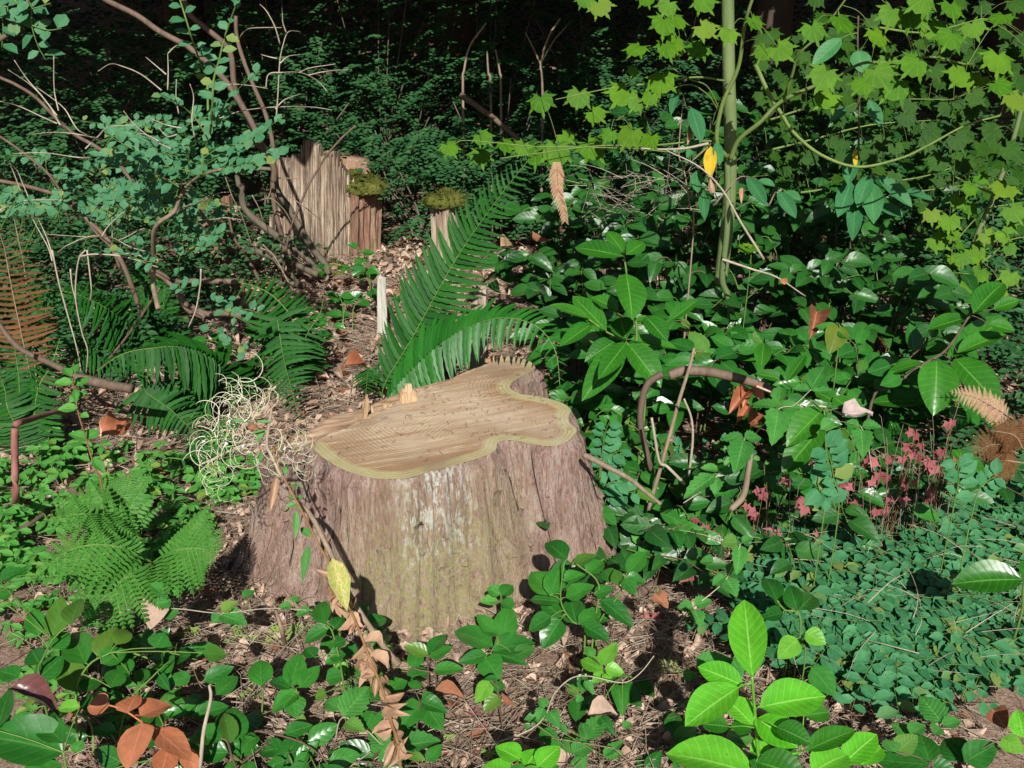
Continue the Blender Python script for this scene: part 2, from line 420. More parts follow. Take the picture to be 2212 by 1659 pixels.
T = {
    'salal': tpl(7, w_salal, 0.22, 0.14), 'salal2': tpl(7, w_salal, 0.30, 0.26, wave=0.02), 'salal3': tpl(7, w_salal, 0.12, 0.04, wave=0.015),
    'laurel': tpl(9, w_laurel, 0.22, 0.12), 'laurel2': tpl(9, w_laurel, 0.30, 0.22),
    'rhodo': tpl(7, w_laurel, 0.2, 0.10),
    'bramble': tpl(12, w_ovate, 0.25, 0.12, serr=0.10, wave=0.015),
    'herb': tpl(6, w_obov, 0.2, 0.16, serr=0.06), 'lance': tpl(6, w_lance, 0.25, 0.15, serr=0.05),
    'round': tpl(3, w_round, 0.2, 0.06, nw=1), 'small': tpl(3, w_laurel, 0.25, 0.08, nw=1),
    'dead1': tpl(6, w_salal, 1.1, 0.35, wave=0.07), 'dead2': tpl(6, w_laurel, -0.8, -0.25, wave=0.08), 'dead3': tpl(6, w_ovate, 0.5, 0.1, serr=.12, wave=0.10),
}
def pinna_tpl():                                            # sickle-shaped toothed leaflet of the sword fern
    vs, fs, uv = [], [], []
    nl = 9
    for i in range(nl + 1):
        t = i / nl
        w = 0.5 * (0.85 if i == 0 else max(0.02, (1 - t ** 2.2) ** 0.8))
        if 0 < i < nl: w *= 1 + 0.10 * (1 if i % 2 else -1)
        cx = 0.9 * (t ** 2.2) - 0.25 * t
        for s in (-1, 0, 1):
            ww = w * (1.25 if (i == 0 and s == 1) else 1)
            vs.append(V((cx * 1.0 + s * ww, t, -0.10 * t * t + (0.10 * abs(s)) * 0.12)))
            uv.append((0.5 + 0.5 * s, t))
    for i in range(nl):
        for k in range(2):
            a = i * 3 + k; fs.append((a, a + 1, a + 4, a + 3))
    return vs, fs, uv
T['pinna'] = pinna_tpl()
def compound_tpl(n=11, gap=0.0):                            # lobed pinna of the lady fern / cedar spray
    vs, fs, uv = [], [], []
    for i in range(n):
        t = i / n
        L = 0.5 * (1 - t) ** 0.8 + 0.03
        for s in (-1, 1):
            b = len(vs)
            h = 0.46 / n
            vs += [V((0, t - h * .5, 0)), V((s * L * .6, t - h * .75 + L * .10, -.02)), V((s * L, t + L * .16, -.05)), V((s * L * .6, t + h * .85 + L * .10, -.01)), V((0, t + h, 0))]
            uv += [(0.5, 0), (0.8, .3), (0.8, 1), (0.2, .5), (0.5, 0)]
            fs.append(tuple(range(b, b + 5)) if s > 0 else tuple(range(b, b + 5))[::-1])
    b = len(vs)
    vs += [V((-.012, -.05, .004)), V((.012, -.05, .004)), V((.004, 1.06, .004)), V((-.004, 1.06, .004))]
    uv += [(0.5, 0.5)] * 4
    fs.append((b, b + 1, b + 2, b + 3))
    return vs, fs, uv
T['compound'] = compound_tpl()
def palmate_tpl(tips, sinus, teeth=2, fold=0.028, droop=0.12):
    """leaf with radiating pointed lobes; origin where the stalk joins; tips: list of (angle deg, radius)"""
    rim = []
    for i, (a, r) in enumerate(tips):
        if i:
            a0, r0 = tips[i - 1]
            rim.append(((a + a0) / 2, min(r, r0) * sinus, -fold))
        span = 13
        for k in range(teeth, 0, -1):
            f = k / (teeth + 0.6)
            rim.append((a - span * f * .95, r * (1 - 0.42 * f) , 0)); rim.append((a - span * f * .62, r * (1 - 0.44 * f), 0))
        rim.append((a, r, fold))
        for k in range(1, teeth + 1):
            f = k / (teeth + 0.6)
            rim.append((a + span * f * .62, r * (1 - 0.44 * f), 0)); rim.append((a + span * f * .95, r * (1 - 0.42 * f), 0))
    vs, uv = [V((0, 0.2, 0))], [(0.5, 0.2)]
    for a, r, z in rim:
        x, y = math.sin(math.radians(a)) * r, math.cos(math.radians(a)) * r + 0.2
        vs.append(V((x, y, z * r * 1.2 - droop * r * r))); uv.append((0.5 + x, y))
    fs = [(0, i + 1, i) for i in range(1, len(vs) - 1)]
    return vs, fs, uv
T['maple'] = palmate_tpl([(-128, .36), (-88, .56), (-46, .70), (0, .80), (46, .70), (88, .56), (128, .36)], 0.74)
T['maple2'] = palmate_tpl([(-132, .34), (-90, .53), (-44, .72), (0, .78), (44, .70), (90, .56), (130, .38)], 0.76, droop=0.24)
T['robert'] = palmate_tpl([(-95, .55), (-72, .62), (-30, .7), (0, .8), (30, .7), (72, .62), (95, .55)], 0.35, teeth=1, droop=.25)
T['trilobe'] = palmate_tpl([(-110, .45), (-55, .68), (0, .8), (55, .68), (110, .45)], 0.72, droop=0.55)
T['trilobe2'] = palmate_tpl([(-120, .40), (-62, .64), (0, .85), (62, .6), (118, .42)], 0.66, droop=0.85, fold=.12)
ME = {}
def lm(t, m):                                               # shared leaf mesh of one shape and one material
    k = (t, m)
    if k not in ME:
        b = MB(); b.add(*T[t]); ME[k] = b.mesh('%s_leaf' % m, M[m])
    return ME[k]

# ------------------------------------------------------------------ ground
def build_ground():
    xs = np.concatenate([np.linspace(-34, -3.6, 28), np.linspace(-3.5, 3.5, 141), np.linspace(3.6, 34, 28)])
    ys = np.concatenate([np.linspace(-14, 0.7, 18), np.linspace(0.8, 6.2, 109), np.linspace(6.4, 40, 70)])
    b = MB()
    vs = [V((x, y, gz(x, y))) for y in ys for x in xs]
    n = len(xs)
    fs = [(j * n + i, j * n + i + 1, (j + 1) * n + i + 1, (j + 1) * n + i) for j in range(len(ys) - 1) for i in range(n - 1)]
    b.add(vs, fs)
    tag(b.build('ground', M['ground']), None, None, kind='structure')
build_ground()

# ------------------------------------------------------------------ the sawn stump
STZ = 0.45
def onz(px, py, z):
    d = ray(px, py)
    return CAMP + d * ((z - CAM_H) / d.z)
def sawn_stump():
    out_z = [(215, 762), (255, 800), (330, 862), (440, 922), (580, 962), (700, 972), (850, 965), (950, 938), (1050, 916), (1200, 875), (1330, 832), (1393, 795),
             (1408, 745), (1450, 728), (1560, 737), (1650, 757), (1760, 767), (1830, 747), (1898, 695), (1907, 655), (1862, 618), (1856, 572), (1872, 540),
             (1832, 500), (1745, 470), (1640, 450), (1560, 440), (1490, 405), (1500, 360), (1565, 320), (1622, 288), (1642, 258), (1612, 228), (1540, 206),
             (1460, 198), (1390, 208), (1330, 228), (1200, 262), (1080, 290), (900, 335), (800, 365), (640, 428), (520, 475), (350, 520), (200, 615), (60, 668), (-10, 700), (-10, 745), (90, 760)]
    poly = [onz(*z5(*p), STZ) for p in out_z]
    poly.append(poly[0])
    dense = smooth(poly, 8)[:-1]
    # resample evenly
    seg = [0.0]
    for a, b in zip(dense, dense[1:] + dense[:1]): seg.append(seg[-1] + (b - a).length)
    per = seg[-1]
    NO = 560
    cl = dense + dense[:1]
    O = []
    j = 0
    for i in range(NO):
        s = per * i / NO
        while seg[j + 1] < s: j += 1
        O.append(cl[j].lerp(cl[j + 1], (s - seg[j]) / (seg[j + 1] - seg[j])))
    C = onz(940, 890, STZ)
    nrm = []
    for i in range(NO):
        t = O[(i + 3) % NO] - O[i - 3]
        nrm.append(V((t.y, -t.x, 0)).normalized())
    if sum((O[i] - C).dot(nrm[i]) for i in range(NO)) < 0: nrm = [-n for n in nrm]
    # foot outline on the ground, seen edge from the photograph, far side carried round
    foot_px = [(470, 1215), (545, 1275), (640, 1312), (740, 1355), (830, 1385), (920, 1395), (1000, 1362), (1090, 1325), (1190, 1290), (1290, 1262), (1350, 1225)]
    foot = [onz(*p, 0.0) for p in foot_px]
    foot += [V((0.36, 2.80, 0)), V((0.38, 3.15, 0)), V((0.16, 3.40, 0)), V((-0.15, 3.32, 0)), V((-0.50, 3.10, 0)), V((-0.80, 2.85, 0))]
    fa = sorted([(math.atan2(p.y - C.y, p.x - C.x), math.hypot(p.x - C.x, p.y - C.y)) for p in foot])
    fa = [(a - 2 * math.pi, r) for a, r in fa] + fa + [(a + 2 * math.pi, r) for a, r in fa]
    A = np.array([a for a, _ in fa]); RR = np.array([r for _, r in fa])
    th = np.unwrap(np.array([math.atan2(p.y - C.y, p.x - C.x) for p in O]))
    if th[-1] < th[0]: raise RuntimeError('outline direction')
    th = np.maximum.accumulate(th)
    ker = np.ones(15) / 15
    ext = np.concatenate([th[-15:] - 2 * math.pi, th, th[:15] + 2 * math.pi])
    th = np.convolve(ext, ker, 'same')[15:-15]
    base = []
    for a in th:
        aa = (a + math.pi) % (2 * math.pi) - math.pi
        r = np.interp(aa, A, RR)
        base.append(V((C.x + math.cos(a) * r, C.y + math.sin(a) * r, 0)))
    root = empty('tree_stump', (C.x, C.y, 0.0), 'wide freshly sawn cedar stump with pale ringed top in the middle of the clearing', 'stump')
    # bark
    NR = 84
    b = MB()
    vs, at_h = [], []
    SM = 9
    def bark_pt(i, h, extra=0.0):
        """h 1 at the cut, 0 at the soil"""
        w = (1 - h) ** 1.45
        p = O[i].lerp(base[i], w)
        u = per * i / NO
        k = min(1, (1 - h) * 14)
        cx, cy = math.cos(2 * math.pi * i / NO), math.sin(2 * math.pi * i / NO)
        f1 = noise.noise(V((cx * 5.5, cy * 5.5, h * 0.55))) * 0.024 * (0.35 + 0.9 * (1 - h))
        f2 = noise.noise(V((cx * 24, cy * 24, h * 0.9 + 5))) * 0.016
        f3 = noise.noise(V((cx * 70, cy * 70, h * 1.8 + 9))) * 0.0095
        f4 = abs(noise.noise(V((cx * 115, cy * 115, h * 4 + 2)))) * 0.008
        z = STZ * h - 0.035 * (1 - h)
        n = nrm[i]
        q = p + n * (0.012 * k + (f1 + f2 + f3 + f4) * k + extra)
        lip = 0.004 * noise.noise(V((cx * 60, cy * 60, 0))) if h > 0.985 else 0
        dz = sink(O[i]) * h
        return V((q.x, q.y, z + lip + dz))
    hinge = [onz(*z5(*p), STZ) for p in ((-60, 830), (250, 748), (560, 600), (820, 480), (1000, 385), (1200, 310), (1420, 215))]
    def hdist(p):                                           # signed distance behind the hinge line
        best = 9
        for a, c in zip(hinge, hinge[1:]):
            d = c - a; t = max(0, min(1, (p - a).dot(d) / d.length_squared))
            q = a + d * t; s = (p - q); sg = 1 if d.cross(s).z > 0 else -1
            if s.length < abs(best): best = s.length * sg
        return best
    def sink(p):
        d = hdist(p)
        if d <= 0: return 0.006 * noise.noise(p * 4)
        return -min(0.035, d * 0.7) + 0.006 * noise.noise(p * 4)
    for r in range(NR + 1):
        h = 1 - r / NR
        for i in range(NO): vs.append(bark_pt(i, h))
    fs = [(r * NO + i, (r + 1) * NO + i, (r + 1) * NO + (i + 1) % NO, r * NO + (i + 1) % NO) for r in range(NR) for i in range(NO)]
    uvs = [(i / NO, 1 - r / NR) for r in range(NR + 1) for i in range(NO)]
    b.add(vs, fs, uvs)
    # bark material
    m, nt, bs, out = newmat('cedar_bark')
    tc = N(nt, 'ShaderNodeTexCoord')
    ob = tc.outputs['Object']
    st = noise_(nt, mapping(nt, ob, (1, 1, 0.035)), 80, 6, 0.78, 0.25)
    st2 = noise_(nt, mapping(nt, ob, (1, 1, 0.10)), 26, 4, 0.6, 0.4)
    col = ramp(nt, st2, [(0.28, (0.18, 0.110, 0.085)), (0.46, (0.295, 0.180, 0.145)), (0.58, (0.375, 0.255, 0.210)), (0.75, (0.44, 0.345, 0.285))])
    col = mixc(nt, ramp(nt, st, [(0.34, 0.9), (0.46, 0.0)]), col, (0.10, 0.058, 0.046))
    col = mixc(nt, ramp(nt, st, [(0.54, 0.0), (0.66, 0.38)]), col, (0.42, 0.32, 0.265))
    sep = N(nt, 'ShaderNodeSeparateXYZ'); nt.links.new(ob, sep.inputs[0])
    st3 = noise_(nt, mapping(nt, ob, (1, 1, 0.028)), 210, 4, 0.8, 0.2)
    col = mixc(nt, ramp(nt, st3, [(0.36, 0.75), (0.46, 0.0)]), col, (0.12, 0.070, 0.052))
    col = mixc(nt, ramp(nt, st3, [(0.54, 0.0), (0.64, 0.5)]), col, (0.54, 0.43, 0.37))
    # grey lichen in vertical flecks
    lf = noise_(nt, mapping(nt, ob, (1, 1, 0.22)), 75, 5, 0.75)
    lp = noise_(nt, mapping(nt, ob, (1, 1, 0.45)), 7, 2, 0.5)
    up = ramp(nt, sep.outputs[2], [(0.10, 0.0), (0.24, 1.0)])
    lm_ = math_(nt, 'MULTIPLY', math_(nt, 'MULTIPLY', ramp(nt, lf, [(0.50, 0.0), (0.57, 1.0)]), ramp(nt, lp, [(0.40, 0.0), (0.52, 1.0)])), math_(nt, 'MULTIPLY', up, math_(nt, 'MAXIMUM', 0.22, math_(nt, 'SUBTRACT', 1.0, math_(nt, 'MULTIPLY', math_(nt, 'MULTIPLY', sep.outputs[0], sep.outputs[0]), 22.0)))))
    col = mixc(nt, lm_, col, (0.55, 0.57, 0.51))
    # olive moss dust low on the front
    gx = math_(nt, 'SUBTRACT', sep.outputs[0], 0.02)
    gm = math_(nt, 'SUBTRACT', 1.0, math_(nt, 'MULTIPLY', math_(nt, 'MULTIPLY', gx, gx), 9.0))
    low = ramp(nt, math_(nt, 'ADD', sep.outputs[2], math_(nt, 'MULTIPLY', noise_(nt, ob, 5, 3), 0.34)), [(0.38, 1.0), (0.62, 0.0)])
    mo = math_(nt, 'MULTIPLY', math_(nt, 'MULTIPLY', low, ramp(nt, noise_(nt, ob, 48, 5, 0.8), [(0.38, 0.0), (0.54, 0.95)])), math_(nt, 'MAXIMUM', gm, 0.12))
    moc = mixc(nt, noise_(nt, ob, 110, 3, 0.7), (0.20, 0.18, 0.065), (0.43, 0.39, 0.205))
    col = mixc(nt, mo, col, moc)
    nt.links.new(col, bs.inputs['Base Color']); bs.inputs['Roughness'].default_value = 0.9; bs.inputs['Specular IOR Level'].default_value = 0.2
    bump(nt, bs, math_(nt, 'ADD', st, math_(nt, 'MULTIPLY', st3, 0.8)), 1.0, 0.012)
    b.build('bark', m, root)
    # loose fibrous strips of bark
    for k in range(170):
        i0 = random.randrange(NO)
        h0 = U(0.3, 0.98); L = U(0.15, 0.5); w = U(1.5, 4.6)
        s = MB(); vs, fs = [], []
        nseg = 7; curl = U(0.0, 0.022) if R() < .5 else 0; dr = U(-4, 4)
        for q in range(nseg + 1):
            h = max(0.0, h0 - L * q / nseg)
            ii = i0 + dr * q / nseg
            lift = 0.005 + curl * (abs(q / nseg - .5) * 2) ** 4
            wq = w * (0.25 + 0.75 * math.sin(math.pi * (q + .6) / (nseg + 1.2)))
            for sd in (-1, 0, 1):
                vs.append(bark_pt(int(round(ii + sd * wq)) % NO, h, lift + (0.0022 if sd == 0 else 0)))
        for q in range(nseg):
            fs += [(q * 3, q * 3 + 1, q * 3 + 4, q * 3 + 3), (q * 3 + 1, q * 3 + 2, q * 3 + 5, q * 3 + 4)]
        s.add(vs, fs); s.build('bark_strip', m, root)
    # tufts of dry moss on the lower front, duff heaped against the foot
    mo = MB()
    for k in range(5200):
        i = random.randrange(NO); h = abs(random.gauss(0, .30))
        q0 = O[i]
        if h > .95 or nrm[i].y > .1: continue
        if abs(base[i].x - C.x - .02) > .38 * (1.15 - h) + .1 * R(): continue
        q = bark_pt(i, h, .001); L = U(.004, .013)
        e = (nrm[i] * U(.5, 1.1) + V((U(-.8, .8), U(-.3, .3), U(-.8, .6)))).normalized() * L
        sd = e.cross(V((R(), R(), R() + .1))).normalized() * L * .14
        mo.add([q - sd, q + sd, q + e], [(0, 1, 2)])
    mo_ = mo.build('moss', M['drymoss'], root); mo_['kind'] = 'stuff'
    du, dl = MB(), MB()
    for k in range(1500):
        i = random.randrange(NO); q = base[i] + nrm[i] * abs(random.gauss(0, .035)) + V((0, 0, U(.0, .035)))
        q.z += gz(q.x, q.y); th_ = U(0, 6.28); L = U(.015, .09)
        dd = V((math.cos(th_), math.sin(th_), U(-.2, .35))) * L
        if k % 3: du.tube([q, q + dd * .5 + V((0, 0, .1 * L)), q + dd], U(.0006, .0018), .0005, 3, False)
        else:
            L = U(.012, .045); dl.leaf(T[random.choice(('dead1', 'dead2', 'dead3'))], frame(q, dd, V((U(-.5, .5), U(-.7, .3), 1)).normalized(), L * .6, L))
    tag(du.build('duff', M['twig_brown'], None, origin=V((C.x, C.y, 0))), 'fine twigs and needles heaped against the foot of the sawn stump', 'duff', kind='stuff')
    tag(dl.build('duff', M['litter'], None, origin=V((C.x, C.y, 0))), 'small dead leaves heaped against the foot of the sawn stump', 'duff', kind='stuff')
    # sawn face: rings of points from the outline to the heart, ring value = distance from the bark
    ON = np.array([(p.x, p.y) for p in O])
    K = 46
    c = MB(); vs, fs = [], []
    heart = onz(*z5(1150, 470), STZ)
    for k in range(K):
        s = (1 - k / K) ** 0.9
        for i in range(NO // 2): 
            p = heart.lerp(O[i * 2], s)
            vs.append(p)
    NH = NO // 2
    vs.append(heart.copy())
    A2 = ON; B2 = np.roll(ON, -1, axis=0); D2 = B2 - A2; L2 = (D2 ** 2).sum(1)
    dist, rough = [], []
    for q, p in enumerate(vs):
        pp = np.array((p.x, p.y)); tt = np.clip(((pp - A2) * D2).sum(1) / L2, 0, 1)
        dist.append(float(np.sqrt(((pp - (A2 + D2 * tt[:, None])) ** 2).sum(1).min())))
        h = hdist(p); rough.append(max(0.0, min(1.0, h / 0.012)))
        p.z += sink(p)
        if h > 0 and dist[-1] > 0.012:
            p.z += 0.010 * noise.noise(V(((p.x * .85 + p.y * .5) * 12, (p.y * .85 - p.x * .5) * 60, 0))) + 0.004
        elif dist[-1] > 0.004: p.z += 0.0012 * noise.noise(V((p.x * 40, p.y * 160, 1)))
    for k in range(K - 1):
        for i in range(NH):
            i2 = (i + 1) % NH
            fs.append((k * NH + i, k * NH + i2, (k + 1) * NH + i2, (k + 1) * NH + i))
    for i in range(NH): fs.append(((K - 1) * NH + i, (K - 1) * NH + (i + 1) % NH, K * NH))
    c.add(vs, fs); c.at = {'edge': dist, 'torn': rough}
    m, nt, bs, out = newmat('sawn_cedar')
    tc = N(nt, 'ShaderNodeTexCoord'); ob = tc.outputs['Object']
    ed = N(nt, 'ShaderNodeAttribute', attribute_name='edge').outputs['Fac']
    tn = N(nt, 'ShaderNodeAttribute', attribute_name='torn').outputs['Fac']
    wv = noise_(nt, ob, 9, 4, 0.6)
    e2 = math_(nt, 'ADD', ed, math_(nt, 'MULTIPLY', math_(nt, 'SUBTRACT', wv, 0.5), 0.022))
    heartw = mixc(nt, noise_(nt, ob, 6, 5, 0.65), (0.27, 0.170, 0.092), (0.50, 0.385, 0.240))
    core = ramp(nt, math_(nt, 'ADD', ed, math_(nt, 'MULTIPLY', math_(nt, 'SUBTRACT', noise_(nt, ob, 5, 4, 0.6), 0.5), 0.20)), [(0.04, 0.0), (0.20, 1.0)])
    heartw = mixc(nt, core, mixc(nt, 0.7, heartw, (0.25, 0.145, 0.076)), mixc(nt, 0.35, heartw, (0.55, 0.46, 0.34)))
    saw = noise_(nt, mapping(nt, mapping(nt, ob, (1, 1, 1), (0, 0, -0.38)), (0.07, 1, 1)), 48, 6, 0.75, 0.15)
    sawb = noise_(nt, mapping(nt, mapping(nt, ob, (1, 1, 1), (0, 0, -0.33)), (0.12, 1, 1)), 16, 4, 0.7, 0.2)
    heartw = mixc(nt, ramp(nt, sawb, [(0.34, 0.60), (0.52, 0.0)]), heartw, (0.27, 0.155, 0.082))
    heartw = mixc(nt, ramp(nt, saw, [(0.34, 0.65), (0.50, 0.0)]), heartw, (0.27, 0.155, 0.082))
    heartw = mixc(nt, ramp(nt, saw, [(0.54, 0.0), (0.68, 0.65)]), heartw, (0.64, 0.53, 0.36))
    sap = mixc(nt, noise_(nt, ob, 25, 3), (0.29, 0.25, 0.115), (0.44, 0.385, 0.21))
    col = mixc(nt, ramp(nt, math_(nt, 'MULTIPLY', e2, 10), [(0.36, 0.0), (0.50, 1.0)]), sap, heartw)
    fr = math_(nt, 'FRACT', math_(nt, 'MULTIPLY', e2, 78.0))
    ring = ramp(nt, fr, [(0.0, 1.0), (0.16, 0.15), (0.4, 0.0), (0.9, 0.0), (1.0, 1.0)])
    rv = ramp(nt, noise_(nt, ob, 4, 3), [(0.38, 0.05), (0.56, 0.85)])
    rk = math_(nt, 'MAXIMUM', rv, ramp(nt, ed, [(0.03, 0.40), (0.05, 0.0)]))
    col = mixc(nt, math_(nt, 'MULTIPLY', ring, rk), col, (0.17, 0.11, 0.055))
    tw = noise_(nt, mapping(nt, mapping(nt, ob, (1, 1, 1), (0, 0, -0.45)), (0.05, 1, 1)), 60, 5, 0.75)
    torn = ramp(nt, tw, [(0.3, (0.10, 0.055, 0.032)), (0.5, (0.29, 0.18, 0.105)), (0.7, (0.46, 0.33, 0.21))])
    col = mixc(nt, tn, col, torn)
    col = mixc(nt, ramp(nt, noise_(nt, ob, 2.3, 5, 0.65), [(0.48, 0.0), (0.62, 0.4)]), col, mixc(nt, noise_(nt, ob, 40, 4, 0.7), (0.36, 0.30, 0.23), (0.56, 0.49, 0.40)))
    st_ = noise_(nt, ob, 3.3, 3, 0.6)
    col = mixc(nt, ramp(nt, st_, [(0.50, 0.0), (0.64, 0.65)]), col, (0.22, 0.145, 0.095))
    nt.links.new(col, bs.inputs['Base Color']); bs.inputs['Roughness'].default_value = 0.8; bs.inputs['Specular IOR Level'].default_value = 0.2
    bump(nt, bs, math_(nt, 'ADD', math_(nt, 'MULTIPLY', saw, 0.25), math_(nt, 'MULTIPLY', tw, tn)), 0.7, 0.006)
    c.build('sawn_face', m, root)
    # splinters on the hinge
    def splinter(px, py, wd, ht, n, lean):
        p0 = onz(px, py, STZ - 0.01)
        for k in range(n):
            s = MB()
            x0 = (k - n / 2) * wd / n; hh = ht * U(0.6, 1.05) * (1 - 0.25 * abs(k - n / 2 + .5) / n)
            dx = V((0.92, 0.38, 0)); w = wd / n * 0.66; th_ = U(0.004, 0.008)
            a = p0 + dx * x0 + V((0, U(-.004, .004), 0)); up = V((lean + U(-.04, .04), 0.1, 1)).normalized()
            dn = V((-0.38, 0.92, 0)) * th_
            vs = []
            for t_, ws in ((0, 1.15), (0.4, 1.1), (0.8, 0.95), (1, U(.3, .8))):
                q = a + up * hh * t_
                e = dx * w * ws
                vs += [q - e - dn, q + e - dn + up * U(-.006, .006), q + e + dn, q - e + dn]
            fs = [(0, 1, 2, 3)[::-1], (12, 13, 14, 15)]
            for r in range(3):
                for q in range(4): fs.append((r * 4 + q, r * 4 + (q + 1) % 4, r * 4 + 4 + (q + 1) % 4, r * 4 + 4 + q))
            s.add(vs, fs); s.build('splinter', M['splinter'], root, smooth=False)
    splinter(*z5(860, 498), 0.058, 0.072, 3, 0.05)
    splinter(*z5(868, 505), 0.050, 0.050, 2, 0.0)
    splinter(*z5(570, 612), 0.010, 0.095, 2, 0.12)
    splinter(*z5(622, 560), 0.005, 0.045, 1, -0.2)
    splinter(*z5(720, 520), 0.03, 0.016, 3, -0.1)
    splinter(*z5(590, 608), 0.05, 0.018, 4, 0.1)
    splinter(*z5(1390, 225), 0.06, 0.022, 5, 0.1)
    # shed conifer needles and chips scattered over the cut
    d = MB()
    for k in range(190):
        i = random.randrange(NO); s = math.sqrt(R()) * 0.94
        p = heart.lerp(O[i], s)
        if hdist(p) > -0.01: continue
        if R() < 0.45: p = onz(*z5(U(780, 1750), U(420, 720)), STZ)
        a = U(0, 6.28); L = U(0.006, 0.022)
        q = V((p.x, p.y, STZ + 0.0085)); e = V((math.cos(a), math.sin(a), U(-.05, .25))) * L
        d.tube([q, q + e * .5 + V((0, 0, .002)), q + e], 0.0009, 0.0006, 3)
    tag(d.build('fallen_needles', M['twig_purple'], None, origin=V((C.x, C.y, STZ))), 'dark conifer needles and crumbs scattered over the sawn stump top', 'needles', kind='stuff')
    return C, O, base, bark_pt
STC, STO, STB, bark_pt = sawn_stump()
def in_stump(x, y, m=0.0):
    return False if (x - STC.x) ** 2 + (y - STC.y) ** 2 > 0.7 else any_in(x, y, m)
_poly = np.array([(p.x, p.y) for p in STB])
def any_in(x, y, m):
    d = _poly - np.array((STC.x, STC.y)); r = np.hypot(d[:, 0], d[:, 1]); a = np.arctan2(d[:, 1], d[:, 0])
    k = np.argsort(a); rr = np.interp(math.atan2(y - STC.y, x - STC.x), a[k], r[k], period=2 * math.pi)
    return math.hypot(x - STC.x, y - STC.y) < rr + m

# ------------------------------------------------------------------ weathered snags
def slab(root, name, mat, pa, pb, wa, wb, th, jag=0.02, nx=4, nz=7, nrm=V((0, -1, 0)), tipf=None):
    """upright board of old wood from pa (foot) to pb (top); nrm faces out"""
    up = (pb - pa); x = up.cross(nrm).normalized() * -1
    s = MB(); vs, fs = [], []
    nn = x.cross(up).normalized()
    if nn.dot(nrm) < 0: nn = -nn
    for side in (1, -1):
        for r in range(nz + 1):
            t = r / nz
            w = wa + (wb - wa) * t
            for q in range(nx + 1):
                u = q / nx - 0.5
                top = 0
                if r == nz: top = U(-jag, jag) if tipf is None else tipf(u) + U(-jag, jag) * .3
                g = 0.5 * noise.noise(V((q * 3.7 + pa.x * 50, t * 1.5, pa.z * 9))) * th * 1.1
                vs.append(pa + up * t + x * (u * w + U(-.002, .002)) + nn * (side * th / 2 + (g if side > 0 else 0)) + up.normalized() * top)
    q = nx + 1; half = (nz + 1) * q
    for r in range(nz):
        for k in range(nx):
            a = r * q + k
            fs.append((a, a + 1, a + q + 1, a + q)); fs.append((half + a, half + a + q, half + a + q + 1, half + a + 1))
    for r in range(nz):
        a = r * q; fs.append((a, a + q, half + a + q, half + a))
        a = r * q + nx; fs.append((a, half + a, half + a + q, a + q))
    for k in range(nx):
        a = nz * q + k; fs.append((a, a + 1, half + a + 1, half + a))
        a = k; fs.append((a, half + a, half + a + 1, a + 1))
    s.add(vs, fs)
    return s.build(name, mat, root, smooth=False)
def moss_cap(root, c, rx, ry, rz, n=500, L=0.02):
    s = MB()
    vs, fs = [], []
    nu, nv = 18, 9
    for j in range(nv + 1):
        ph = math.pi * 0.5 * (1.25 * j / nv)
        for i in range(nu):
            th = 2 * math.pi * i / nu
            d = V((math.cos(th) * math.sin(ph), math.sin(th) * math.sin(ph), math.cos(ph)))
            k = 1 + 0.35 * noise.noise(d * 2.2 + c * 7) + 0.15 * noise.noise(d * 7)
            vs.append(c + V((d.x * rx, d.y * ry, d.z * rz)) * k)
    for j in range(nv):
        for i in range(nu): fs.append((j * nu + i, (j + 1) * nu + i, (j + 1) * nu + (i + 1) % nu, j * nu + (i + 1) % nu))
    s.add(vs, fs)
    for k in range(n):
        v = random.choice(vs)
        o = (v - c).normalized(); o = (o + V((U(-.7, .7), U(-.7, .7), U(-.2, .7)))).normalized() * L * U(.5, 1.3)
        p = v + V((U(-.01, .01), U(-.01, .01), U(-.004, .004)))
        sd = o.cross(V((R(), R(), R()))).normalized() * L * 0.16
        s.add([p - sd, p + sd, p + o], [(0, 1, 2)])
    o = s.build('moss', M['moss'], root)
    o['kind'] = 'stuff'
    return o
